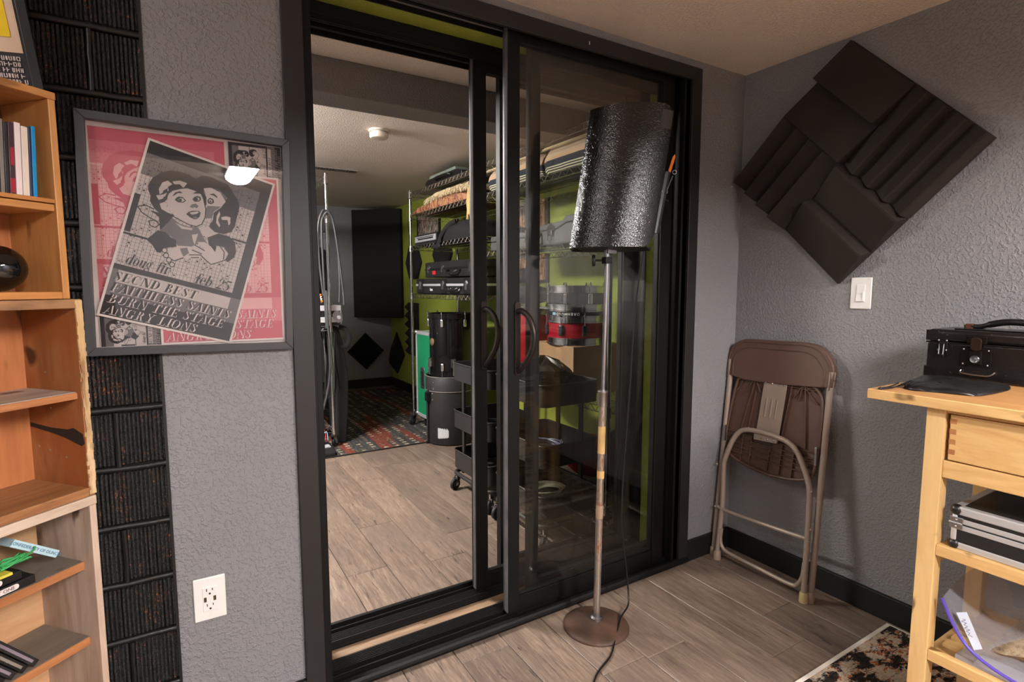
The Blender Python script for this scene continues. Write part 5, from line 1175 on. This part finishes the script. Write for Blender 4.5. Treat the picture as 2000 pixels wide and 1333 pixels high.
for k_ in range(7): m.tube([(-.585 + (.075 + k_ * .004 + r6.uniform(-.004, .004)) * math.cos(R(a)), .70 + (.06 + k_ * .004) * math.sin(R(a)), .163 + k_ * .004 + .003 * math.sin(R(a * 2 + k_ * 40))) for a in range(0, 360, 15)], .0028, 5, True)
tag(P('white_cable_coil', m, plain('cream_cable', (206, 200, 176), .5), smooth=60), 'coil of cream cable lying in the lowest tray of the nearer cart', 'cable')
pdl = thing('zebra_pedal', 'small black effects pedal with zebra stripes on the nearer rack bottom shelf', 'pedal', (-.37, 1.06, .153)); m = MB(); m.box(-.42, -.34, 1.0, 1.12, .153, .203); P('pedal_body', m, BLKPLA, pdl, .006)
for k_ in range(5): m = MB(); m.box(-.421, -.34, 1.012 + k_ * .021, 1.021 + k_ * .021, .172, .2045); P('stripe', m, WHITE, pdl)

# ------------------------------------------------------------------ utility carts
def cart(label, y0, y1, x0=-.82, x1=-.475):
    t = thing('utility_cart', label, 'cart', ((x0 + x1) / 2, (y0 + y1) / 2, 0))
    for zb, zt in ((.70, .805), (.405, .512), (.15, .262)):
        m = MB(); ro = rrect(x0, x1, y0, y1, .035, 0); ri = rrect(x0 + .004, x1 - .004, y0 + .004, y1 - .004, .031, 0)
        rings = [[m.bm.verts.new((a, b, z)) for a, b, _ in rg_] for rg_, z in ((ri, zb + .004), (ri, zt), (ro, zt), (ro, zb))]; n = len(ro)
        for A, B in zip(rings, rings[1:]):
            for k in range(n): m.bm.faces.new((A[k], A[(k + 1) % n], B[(k + 1) % n], B[k]))
        m.bm.faces.new(rings[0]); m.bm.faces.new(list(reversed(rings[3])))
        tr = P('tray', m, CARTM, t, 0, 40)
        m = MB(); m.tube([(a, b, zt) for a, b, _ in rrect(x0 - .001, x1 + .001, y0 - .001, y1 + .001, .036, 0)], .0045, 6, True); P('rolled_rim', m, CARTM, tr, 0, 60)
    for yy in (y0 + .13, y1 - .13):
        for xx_ in (x0 + .012, x1 - .012):
            m = MB(); m.box(xx_ - .007, xx_ + .007, yy - .013, yy + .013, .155, .79); P('upright', m, CARTM, t, .002)
    m = MB(); m.tube([(a, b, .115) for a, b, _ in rrect(x0 + .0, x1 - .0, y0 + .0, y1 - .0, .05, 0, 5)], .0125, 10, True); P('base_frame', m, CARTM, t, 0, 60)
    for yy in (y0 + .1, y1 - .1): m = MB(); m.bar((x0 + .012, yy, .14), (x1 - .012, yy, .14), .02, .02); P('cross_bar', m, CARTM, t)
    for ya, xa, an in ((y0 + .012, x0 + .02, 220), (y1 - .012, x0 + .02, 200), (y0 + .012, x1 - .02, 230), (y1 - .012, x1 - .02, 190)): caster((xa, ya, .0), t, .037, R(an), BLKRUB, .112)
    return t
cart('dark grey three-tray rolling cart beside the drum case, farther of two', .945, 1.395)
cart('dark grey three-tray rolling cart behind the door glass, nearer of two', .415, .875)
def coil(label, cx_, cy_, z, r_, mat, n=6, wr=.004, sd=0):
    q = random.Random(sd); m = MB(); pts = []
    for i in range(n * 16): a = i / 16 * 2 * PI; rr_ = r_ * (1 + .12 * math.sin(i * .37) + q.uniform(-.03, .03)); pts.append((cx_ + rr_ * math.cos(a), cy_ + rr_ * 1.1 * math.sin(a), z + wr + i / 16 * wr * 1.1 + .006 * (1 + math.sin(i * .7))))
    m.tube(pts, wr, 6); tag(P('coiled_cable', m, mat, smooth=60), label, 'cable')
coil('black coiled cable in the top tray of the farther cart', -.65, 1.17, .707, .10, BLKRUB, 8, .0045, 1)
coil('black coiled cable in the middle tray of the farther cart', -.65, 1.17, .412, .10, BLKPLA, 8, .004, 2)
coil('black coiled cable in the lowest tray of the farther cart', -.65, 1.17, .157, .10, BLKPLA, 8, .004, 3)
coil('blue-grey coiled cable in the middle tray of the nearer cart', -.65, .65, .412, .09, plain('blue_grey_cable', (86, 92, 112), .4), 8, .0045, 4)
pb = thing('plastic_bag', 'crumpled shiny dark plastic bag in the top tray of the nearer cart', 'bag', (-.64, .65, .705)); m = MB(); m.sphere((-.645, .65, .80), .12, 16, (1.0, 1.3, .78))
for v in m.bm.verts: v.co += Vector((r8.uniform(-.02, .02), r8.uniform(-.02, .02), r8.uniform(-.014, .03) if v.co.z > .74 else 0))
P('bag_body', m, plain('shiny_black_plastic', (34, 32, 32), .2, 0), pb, 0, 25)

# ------------------------------------------------------------------ on and under the left rack
mx = thing('rack_case', 'black flight case with two aluminium rails and corner clamp on the left rack', 'case', (-1.55, 2.9, .967))
m = MB(); m.box(-1.98, -1.165, 2.72, 3.09, .968, 1.118); P('case_body', m, BLKPLA, mx, .003)
for z0_, z1_ in ((1.082, 1.124), (.992, 1.034)): m = MB(); m.box(-1.985, -1.152, 2.712, 2.724, z0_, z1_); P('aluminium_rail', m, ALU, mx, .002)
m = MB(); m.box(-1.156, -1.148, 2.716, 3.09, .98, 1.122); P('side_rail', m, ALU, mx, .002)
m = MB(); m.prism([(a, 2.706, b) for a, b in ((-1.205, 1.075), (-1.175, 1.085), (-1.145, 1.06), (-1.142, 1.0), (-1.18, .985), (-1.21, 1.02), (-1.22, 1.05))], (0, .01, 0)); cp_ = P('corner_clamp', m, STEEL, mx, .002)
m = MB(); m.cyl((-1.172, 2.696, 1.03), (-1.172, 2.708, 1.03), .014, 12); P('clamp_wheel', m, ALU, cp_)
CARPET = rug_mat('speaker_carpet', [(50, 50, 52), (96, 95, 96), (40, 40, 42), (120, 118, 118), (60, 60, 62)], 60, 60, 3)
m = MB(); m.box(-2.07, -1.192, 2.96, 3.08, 1.126, 1.70); tag(P('carpeted_speaker', m, CARPET, bevel=.006), 'grey speckled carpet-covered speaker standing on the left rack behind the chrome post', 'speaker')  # unseen left end lengthened to keep lamp light off the far corner
m = MB(); m.prism([(a, 2.80, b) for a, b, _ in rrect(-2.07, -1.285, 1.126, 1.63, .05, 0)], (0, .12, 0)); tag(P('black_amplifier', m, BLKPLA, bevel=.006), 'black rounded amplifier standing on the left rack case', 'amplifier')  # unseen left end stretched too, shading the low far corner
bp_ = thing('blue_mixer', 'small blue mixer with cream and orange knobs on the left rack case', 'mixer', (-1.42, 2.76, 1.125))
m = MB(); m.prism([(-1.6, y, z) for y, z in ((2.722, 1.1255), (2.722, 1.14), (2.79, 1.23), (2.79, 1.1255))], (.26, 0, 0)); P('mixer_body', m, plain('petrol_blue', (28, 66, 88), .45), bp_, .002)
m = MB(); m.prism([(-1.335, y, z) for y, z in ((2.722, 1.1255), (2.722, 1.135), (2.79, 1.21), (2.79, 1.1255))], (.08, 0, 0)); P('control_strip', m, BLKPLA, bp_, .002)
for i in range(4):
    for j in range(2):
        y_ = 2.735 + i * .014; z_ = 1.15 + i * .0165; m = MB(); m.cyl((-1.32 + j * .03, y_, z_), (-1.32 + j * .03, y_ - .008, z_ + .010), .007, 8)
        P('knob', m, plain('knob_orange', (216, 120, 40), .4) if (i + j) % 3 == 1 else plain('knob_cream', (206, 190, 170), .4), bp_)
m = MB(); m.box(-2.07, -1.27, 2.93, 3.11, .17, .93); tag(P('gear_filling', m, BLKFAB, bevel=.03, seg=4), 'large black block of gear added to the left rack behind the hanging cables', 'bag')  # added mass for the dense black gear, also blocks the far room lamp
# hanging cables over the second shelf
CB = plain('grey_black_cable', (58, 57, 57), .45)
def hang(label, pts, r_=.0085, mat=CB):
    m = MB(); m.tube(bez(pts, 6), r_, 8); return tag(P('hanging_cable', m, mat, smooth=60), label, 'cable')
hang('thick grey cable looped over the left rack shelf, outermost left strand', [(-1.295, 2.655, 1.20), (-1.315, 2.655, 1.45), (-1.318, 2.655, 1.70), (-1.285, 2.66, 1.825), (-1.25, 2.665, 1.84), (-1.215, 2.66, 1.80), (-1.18, 2.66, 1.6), (-1.168, 2.66, 1.35), (-1.175, 2.66, 1.15)])
hang('thick grey cable looped over the left rack shelf, second strand', [(-1.28, 2.652, .95), (-1.29, 2.652, 1.45), (-1.292, 2.652, 1.72), (-1.272, 2.655, 1.80), (-1.24, 2.648, 1.825), (-1.205, 2.655, 1.76), (-1.172, 2.65, 1.5), (-1.148, 2.65, 1.25), (-1.142, 2.65, 1.13)])
hang('long grey cable falling from the left rack case to the floor', [(-1.275, 2.64, 1.24), (-1.272, 2.64, 1.0), (-1.262, 2.64, .78), (-1.275, 2.64, .55), (-1.33, 2.64, .32), (-1.40, 2.63, .18)], .009)
for i in range(11):
    x_ = -1.36 + i * .0175 + r6.uniform(-.006, .006)
    hang(['thin black cable hanging under the left rack case, ' + w_ for w_ in ('far left', 'second from left', 'third from left', 'fourth from left', 'fifth from left', 'sixth from left', 'just right of the post', 'second right of the post', 'third right of the post', 'fourth right of the post', 'beside the tall bag')][i],
         [(x_, 2.75 + r6.uniform(0, .15), .92), (x_ + r6.uniform(-.02, .02), 2.75, .7), (x_ + r6.uniform(-.03, .02), 2.76, .45), (x_ - .04 + r6.uniform(-.05, .03), 2.78, .24 + r6.uniform(0, .15))], .0035 + .001 * (i % 2), BLKRUB if i % 3 else CB)
for i, (c, nm) in enumerate((((30, 150, 110), 'green'), ((206, 60, 70), 'red'), ((110, 190, 210), 'light blue'))):
    hang('thin ' + nm + ' patch wire among the cables at the foot of the left rack', [(-1.42, 2.62 - i * .01, .34 - i * .05), (-1.35, 2.62, .25 - i * .05), (-1.33 + i * .01, 2.63, .15), (-1.345 + i * .02, 2.62, .09)], .003, plain('wire_' + nm.replace(' ', '_'), c, .4))
tg = thing('tall_gig_bag', 'tall black fabric bag standing against the left rack end', 'bag', (-1.13, 2.8, .0085))
m = MB(); m.prism([(a, 2.76, b) for a, b in ((-1.185, .0086), (-1.125, .0086), (-1.10, .3), (-1.095, .55), (-1.125, .80), (-1.165, .955), (-1.20, .955), (-1.205, .5))], (0, .32, 0)); P('bag_body', m, BLKFAB, tg, .012, 40)
m = MB(); m.tube(bez([(-1.16, 2.77, .95), (-1.11, 2.76, .93), (-1.085, 2.755, .87), (-1.10, 2.755, .80), (-1.15, 2.765, .79)], 5), .010, 6, flat=2); P('carry_loop', m, BLKFAB, tg, 0, 60)
bx = thing('patch_box', 'black metal box with rows of brass sockets on the rug edge by the left rack', 'electronics', (-1.56, 2.5, .009))
m = MB(); m.prism([(-1.85, y, z) for y, z in ((2.445, .0095), (2.445, .035), (2.48, .062), (2.655, .064), (2.655, .0095))], (.56, 0, 0)); P('box_body', m, BLKPLA, bx, .003)
for i in range(8):
    for j in range(2): m = MB(); m.cyl((-1.36 - i * .033, 2.52 + j * .04, .06), (-1.36 - i * .033, 2.52 + j * .04, .085 + .015 * ((i + j) % 2)), .007, 8); P('brass_socket', m, plain('dull_brass', (168, 148, 108), .35, .8), bx)
m = MB(); m.box(-1.425, -1.31, 2.505, 2.575, .062, .068); P('socket_plate', m, ALU, bx)
P('lettering', text_mb('3', .03, frameM((-1.415, 2.468, .0545), (1, 0, 0), (0, .8, .6)), .001, .0002), WHITE, bx)

# ================================================================== near right: rug, birch bench and what is on it
m = MB(); m.box(-3.0, -.05, -4.0, -.752, .0005, .011); nr_ = tag(P('patterned_rug', m, RUGNEAR), 'thick cream rug with dark and rust blotches under the birch bench', 'rug')
m = MB(); m.box(-3.0, -.05, -.752, -.737, .0005, .0118); P('rug_edge', m, plain('cream_binding', (212, 204, 192), .85, 0, .4, 200), nr_, .002)
m = MB(); m.box(-.05, -.042, -4.0, -.737, .0005, .0118); P('rug_edge', m, MATS['cream_binding'], nr_, .002)

XB, YL, ZT = -.613, -.888, .985
bn = thing('birch_workbench', 'pale birch workbench with drawer and open shelves at the right edge', 'workbench', (-.33, -1.5, .0118))
def bb(name, x0, x1, y0, y1, z0, z1, mat, par=None, bev=.002, label=None): m = MB(); m.box(x0, x1, y0, y1, z0, z1); return P(name, m, mat, par or bn, bev, label=label)
YR = -2.15
top = bb('bench_top', XB, -.03, YR, YL, ZT - .027, ZT, BIRCHTOP)
bb('front_edge_strip', XB - .001, XB + .02, YR, YL + .001, ZT - .0272, ZT - .0004, BIRCHX, top, .002)
lz = ZT - .027
LX0, LX1 = XB + .022, XB + .064; LY1, LY0 = -1.024, -1.066
for (x0, x1) in ((LX0, LX1), (-.248, -.206)):
    for (y0, y1) in ((LY0, LY1), (YR + .14, YR + .182)):
        bb('leg', x0, x1, y0, y1, .0118, lz, BIRCHZ)
# rails between the legs
bb('front_rail', LX0 + .004, LX0 + .03, YR + .182, LY0, .777, .822, BIRCHX); bb('top_rail', LX0 + .006, LX0 + .03, YR + .182, LY0, .946, lz, BIRCHX)
bb('side_rail', LX1, -.248, LY0 + .008, LY1 - .008, .83, lz, BIRCHX)
bb('side_rail', LX1, -.248, YR + .15, YR + .175, .83, lz, BIRCHX)
bb('rear_rail', -.24, -.214, YR + .182, LY0, .83, lz, BIRCHX)
dw = bb('drawer', LX0 + .008, -.26, YR + .19, LY0 - .008, .825, .944, BIRCHX)
for k_ in range(4):
    z_ = .9335 - k_ * .0265; m = MB(); m.box(LX0 + .0072, LX0 + .009, LY0 - .0225, LY0 - .008, z_ - .013, z_); P('dovetail', m, BIRCHEND, dw, .0003)
for zt, nm in ((.596, 'middle'), (.302, 'lowest')):
    bb('shelf_rail', LX0 + .002, LX0 + .024, YR + .182, LY0 + .0, zt - .03, zt, BIRCHX); bb('shelf_rail', -.236, -.214, YR + .182, LY0, zt - .03, zt, BIRCHX)
    for (y0, y1) in ((LY0 - .0, LY0 + .02), (YR + .182, YR + .20)): bb('shelf_support', LX1 - .03, -.236, y0 + .004, y1 + .004, zt - .065, zt - .03, BIRCHX)
    xs = LX0 + .03; n_ = 6; w_ = (-.24 - xs) / n_
    for k_ in range(n_):
        bb('slat', xs + k_ * w_ + .001 + (.004 if zt < .4 else 0), xs + (k_ + 1) * w_ - .001 - (.008 if zt < .4 else 0), YR + .185, LY0 - .002, zt - .028, zt - .012 if zt < .4 else zt - .001, BIRCHX, None, .001)
m = MB(); m.cyl((LX1 + .02, LY0 + .025, .575), (LX1 + .012, LY0 + .005, .56), .004, 8); P('peg', m, plain('pale_peg', (220, 190, 160), .5), bn)

# ---- old black metal case
TX, TZ = -.224, ZT
oc = thing('old_metal_case', 'battered black metal case with leather handle on the birch bench', 'case', (-.12, -1.05, TZ))
OLD = NT('scuffed_black_enamel'); v_ = OLD.coords(); sc_ = OLD.ramp(OLD.noise(v_, 120, 5, .75), [(.64, (0, 0, 0)), (.70, (.7, .7, .7))])
OLD.base(OLD.mix(sc_, OLD.ramp(OLD.noise(v_, 8, 3), [(.3, s2l((18, 16, 16))), (.7, s2l((28, 23, 22)))]), s2l((110, 92, 82)))); OLD.bump(OLD.noise(v_, 25, 3), .3, .004); OLD = OLD.set(.24, .1, .7)
OLDT = plain('scuffed_trim', (44, 38, 36), .2, .6, 0, 1, .3)
y0, y1 = -1.26, -.868; x0, x1 = TX, -.045
m = MB(); m.box(x0 + .002, x1 - .002, y0 + .002, y1 - .002, TZ, TZ + .112); P('case_base', m, OLD, oc, .006, seg=3)
m = MB(); m.box(x0, x1, y0, y1, TZ + .1125, TZ + .152); P('case_lid', m, OLD, oc, .012, 40, seg=4)
m = MB(); m.box(x0 - .001, x1, y0 - .001, y1 + .001, TZ + .109, TZ + .1135); P('seam_bead', m, OLDT, oc, .001)
def latch(yc, w_, big=False):
    if not big:
        m = MB(); m.box(x0 - .004, x0 + .001, yc - w_ / 2, yc + w_ / 2, TZ + .08, TZ + .125); l_ = P('latch_plate', m, OLDT, oc, .002)
        m = MB(); m.box(x0 - .011, x0 - .003, yc - w_ * .3, yc + w_ * .3, TZ + .065, TZ + .113); P('latch_lever', m, OLDT, l_, .003)
        m = MB(); m.tube([(x0 - .009, yc - w_ * .22, TZ + .108), (x0 - .012, yc - w_ * .22, TZ + .075), (x0 - .012, yc + w_ * .22, TZ + .075), (x0 - .009, yc + w_ * .22, TZ + .108)], .0016, 6); P('latch_wire', m, STEEL, l_)
    else:
        m = MB(); m.box(x0 - .003, x0 + .001, yc - w_ / 2, yc + w_ / 2, TZ + .045, TZ + .103); l_ = P('lock_plate', m, OLDT, oc, .001)
        m = MB(); m.box(x0 - .004, x0 + .001, yc - w_ * .32, yc + w_ * .32, TZ + .114, TZ + .136); P('hasp_plate', m, OLDT, oc, .001)
        m = MB(); m.prism([(x0 - .009, a, b) for a, b, _ in rrect(yc - .014, yc + .014, TZ + .092, TZ + .134, .012, 0)], (.005, 0, 0)); P('hasp', m, plain('worn_brass_black', (70, 54, 46), .25, .7), l_, .002)
        m = MB(); m.box(x0 - .008, x0 - .002, yc - .016, yc + .016, TZ + .052, TZ + .092); P('lock_body', m, OLDT, l_, .002)
        m = MB(); m.lathe([(0, .006), (.004, .006), (.005, .003), (.010, .005), (.012, .0), (0, 0)], (x0 - .008, yc, TZ + .068), (-1, 0, 0), 20); P('lock_barrel', m, STEEL, l_, 0, 40)
    for dy in (-w_ * .4, w_ * .4):
        for z_ in ((TZ + .052, TZ + .096) if big else (TZ + .088, TZ + .118)): m = MB(); m.sphere((x0 - .004, yc + dy, z_), .003, 8); P('rivet', m, STEEL, oc, 0, 50)
latch(-.913, .026); latch(-.998, .075, True); latch(-1.18, .03)
m = MB(); m.prism([(x0 - .0015, a, b) for a, b in ((y1 + .0015, TZ + .001), (y1 + .0015, TZ + .034), (y1 - .022, TZ + .034), (y1 - .030, TZ + .026), (y1 - .030, TZ + .001))], (.003, 0, 0)); P('corner_plate', m, OLDT, oc, .0008)
m = MB(); m.prism([(x0 - .0015, a, b) for a, b in ((y1 + .0015, TZ + .116), (y1 + .0015, TZ + .149), (y1 - .032, TZ + .149), (y1 - .034, TZ + .116))], (.003, 0, 0)); P('corner_plate', m, OLD, oc, .001)
m = MB(); m.tube(bez([(x0 - .003, -.965, TZ + .032), (x0 - .009, -.97, TZ + .024), (x0 - .010, -1.03, TZ + .022), (x0 - .006, -1.048, TZ + .034)], 4), .0022, 6); P('pull_ring', m, STEEL, oc, 0, 60)
m = MB(); m.tube(bez([(-.155, -.942, TZ + .160), (-.157, -.955, TZ + .163), (-.157, -.98, TZ + .162), (-.158, -1.01, TZ + .172), (-.16, -1.05, TZ + .180), (-.16, -1.10, TZ + .178), (-.158, -1.14, TZ + .170), (-.155, -1.17, TZ + .160)], 5), [.006] * 6 + [.0075] * 8 + [.010] * 14 + [.0075] * 8, 10); P('leather_handle', m, LEATH, oc, 0, 60)
m = MB(); m.box(-.164, -.148, -.966, -.944, TZ + .152, TZ + .17); P('handle_loop', m, plain('worn_copper', (104, 62, 46), .35, .5), oc, .003)
m = MB(); m.box(-.20, -.1, -1.25, -.93, TZ + .1515, TZ + .1565); P('raised_panel', m, OLD, oc, .003)
# ---- black drawstring pouch
pc = thing('drawstring_pouch', 'flat black leather drawstring pouch lying in front of the old metal case', 'pouch', (-.36, -.98, ZT))
LP = plain('soft_black_leather', (20, 19, 20), .36, 0, .5, 38, .2)
ring_ = [(-.535, -.944), (-.41, -.905), (-.30, -.892), (-.262, -.893), (-.262, -1.0), (-.262, -1.085), (-.33, -1.108), (-.46, -1.104), (-.505, -1.085), (-.525, -1.02), (-.548, -.975)]
m = MB(); top_ = bez([(a, b, 0) for a, b in ring_ + ring_[:1]], 3)[:-1]; cxy = Vector((-.40, -.99, 0)); R1 = random.Random(8); rows = []
for s_, z_ in ((1.0, .0003), (1.01, .003), (.96, .010), (.85, .0135), (.6, .0165), (.3, .0165)):
    rows.append([m.bm.verts.new((cxy.x + (p.x - cxy.x) * s_, cxy.y + (p.y - cxy.y) * s_, ZT + max(.0003, z_ + (.0022 * math.sin(k * 1.3) + R1.uniform(-.0008, .0008) if .002 < z_ else 0)))) for k, p in enumerate(top_)])
for A, B in zip(rows, rows[1:]):
    for k in range(len(A)): m.bm.faces.new((A[k], A[(k + 1) % len(A)], B[(k + 1) % len(B)], B[k]))
m.bm.faces.new(rows[-1]); m.bm.faces.new(list(reversed(rows[0]))); P('pouch_body', m, LP, pc, 0, 70)
m = MB()
for k_ in range(7): a = k_ / 6; m.tube([(-.54 + .035 * a - .0, -.94 - .045 * a, ZT + .011), (-.49 + .02 * a, -.935 - .06 * a, ZT + .0155), (-.455, -.93 - .07 * a, ZT + .0145)], [.004, .0028, .001], 6)
P('gathered_neck', m, LP, pc, 0, 70)
m = MB(); m.tube(bez([(-.505, -.93, ZT + .008), (-.56, -.928, ZT + .004), (-.60, -.922, ZT + .0035), (-.612, -.918, ZT + .004), (-.606, -.914, ZT + .004), (-.56, -.918, ZT + .004), (-.50, -.915, ZT + .009)], 5), .0022, 6); dn = P('drawstring', m, BLKRUB, pc, 0, 60)
m = MB(); m.sphere((-.607, -.918, ZT + .0045), .0042, 8); P('knot', m, BLKRUB, dn, 0, 60)

# ---- aluminium case on the middle shelf
ac = thing('aluminium_case', 'black hard case with silver aluminium edges on the bench middle shelf', 'case', (-.42, -1.35, .596))
ax0, ax1, ay1, ay0, az0, az1 = -.575, -.26, -1.09, -1.62, .5965, .708
zm = .664
m = MB(); m.box(ax0 + .002, ax1 - .002, ay0, ay1 - .002, az0 + .002, zm); P('case_base', m, CASEBLK, ac, .004)
m = MB(); m.box(ax0 + .002, ax1 - .002, ay0, ay1 - .002, zm, az1 - .001); P('case_lid', m, plain('case_lid_black', (28, 26, 26), .4, 0, .15, 300), ac, .004)
for zz, hh in ((az0 + .009, .009), (az1 - .011, .011), (zm + .007, .0065), (zm - .010, .0065)):
    m = MB(); m.box(ax0, ax0 + .02 if hh > .008 else ax0 + .003, ay0, ay1 - .012, zz - hh, zz + hh); P('edge_strip', m, ALU, ac, .0035, seg=3)
    m = MB(); m.box(ax0 + .012, ax1 - .01, ay1 - (.02 if hh > .008 else .003), ay1, zz - hh, zz + hh); P('edge_strip', m, ALU, ac, .0035, seg=3)
m = MB(); m.box(ax0 - .0005, ax0 + .014, ay1 - .014, ay1 + .0005, az0 + .018, az1 - .022); P('corner_post', m, ALU, ac, .006, seg=3)
for zz in (az0 + .010, az1 - .011): m = MB(); m.sphere((ax0 + .008, ay1 - .008, zz), .0145, 12); P('corner_cap', m, BLKPLA, ac, 0, 60)
m = MB(); m.cyl((ax0 + .03, ay1 + .008, zm - .03), (ax0 + .03, ay1, zm - .03), .006, 10); P('rubber_stud', m, BLKRUB, ac)
m = MB(); m.box(ax0 - .003, ax0 + .001, ay1 - .026, ay1 + .002, zm - .014, zm + .016); hg = P('hinge', m, STEEL, ac, .001)
m = MB(); m.tube([(ax0 - .003, ay1 - .026, zm + .001), (ax0 - .003, ay1 + .003, zm + .001)], .003, 8); P('hinge_pin', m, STEEL, hg)
for zz in (zm - .008, zm + .010): m = MB(); m.sphere((ax0 - .003, ay1 - .012, zz), .0028, 8); P('hinge_rivet', m, CHROME, hg, 0, 60)

# ---- zip bag with sawdust-like filling, and a wrapped white box on the lowest shelf
SH = .2905
zb = thing('zip_storage_bag', 'clear plastic zip bag with purple seal holding shredded tan filling, on the bench lowest shelf', 'bag', (-.42, -1.3, SH))
FILL = NT('shredded_filling'); v_ = FILL.coords(); n1 = FILL.noise(v_, 60, 5, .8); FILL.base(FILL.ramp(n1, [(.3, s2l((96, 84, 72))), (.45, s2l((170, 148, 122))), (.6, s2l((204, 180, 148))), (.72, s2l((120, 116, 116)))])); FILL.bump(n1, 1, .01); FILL = FILL.set(.95)
m = MB(); N_ = 14; rows = []
for i in range(N_ + 1):
    y = -1.175 - i * .035; row_ = []
    for j in range(9):
        x = -.545 + j * .034; h_ = .085 * math.sin(PI * min(1, (i + .6) / 6) / 2) * math.sin(PI * (j + .8) / 9.6) ** .5 + R1.uniform(-.004, .006)
        row_.append(m.bm.verts.new((x, y, SH + .045 + max(0, h_ * 1.15))))
    rows.append(row_)
for A, B in zip(rows, rows[1:]):
    for k in range(8): m.bm.faces.new((A[k], A[k + 1], B[k + 1], B[k]))
P('filling', m, FILL, zb, 0, 60, kind='stuff')
prf = [((-.577, -1.085, .452), (-.40, -1.07, .46), (-.25, -1.10, .49)), ((-.577, -1.11, .40), (-.40, -1.12, .42), (-.24, -1.14, .46)), ((-.577, -1.145, .352), (-.42, -1.16, .40), (-.24, -1.18, .44)), ((-.577, -1.20, .325), (-.40, -1.20, .418), (-.24, -1.22, .42)), ((-.577, -1.28, .312), (-.40, -1.28, .425), (-.24, -1.3, .41)), ((-.577, -1.4, .302), (-.40, -1.4, .43), (-.24, -1.4, .40)), ((-.577, -1.6, .300), (-.40, -1.6, .42), (-.24, -1.6, .38))]
m = MB(); rows = []
for a, b, c in prf: rows.append([m.bm.verts.new(p) for p in bez([a, b, c], 5)])
for A, B in zip(rows, rows[1:]):
    for k in range(len(A) - 1): m.bm.faces.new((A[k], A[k + 1], B[k + 1], B[k]))
P('plastic_film', m, BAGPL, zb, 0, 60)
m = MB(); m.tube(bez([p[0] for p in prf], 6), .0042, 8); P('zip_seal', m, plain('violet_zip', (92, 74, 178), .3), zb, 0, 60)
m = MB(); m.prism([(-.57, -1.115, .425), (-.565, -1.135, .435), (-.572, -1.175, .36), (-.577, -1.16, .35)], (.0006, 0, 0)); lb = P('write_on_label', m, plain('label_bluewhite', (206, 212, 228), .35), zb)
m = MB(); m.tube([Vector((-.5788, -1.142, .40)) + Vector((0, -.42, -.9)) * (i_ * .0016 - .022) + Vector((0, -.9, .42)) * (.0045 * math.sin(i_ * 1.25) * (1 + .4 * math.sin(i_ * .5))) for i_ in range(28)], .0006, 4)
P('handwriting', m, plain('dark_ink', (60, 44, 52), .6), lb)
wb = thing('wrapped_carton', 'white and yellow carton in clear crinkled wrap, under the zip bag on the bench', 'package', (-.5, -1.3, SH))
m = MB(); m.box(-.56, -.5, -1.62, -1.155, SH + .0005, SH + .017); P('carton', m, plain('carton_lilac_white', (206, 192, 190), .35), wb, .002)
m = MB(); m.box(-.5605, -.5, -1.615, -1.16, SH + .001, SH + .0065); P('yellow_band', m, plain('carton_yellow', (196, 180, 70), .5, var=.3), wb)
m = MB(); m.box(-.566, -.49, -1.63, -1.12, SH + .0002, SH + .0195)
for v in m.bm.verts: v.co += Vector((R1.uniform(-.003, .003), R1.uniform(-.006, .006), R1.uniform(0, .004)))
P('clear_wrap', m, BAGPL, wb)
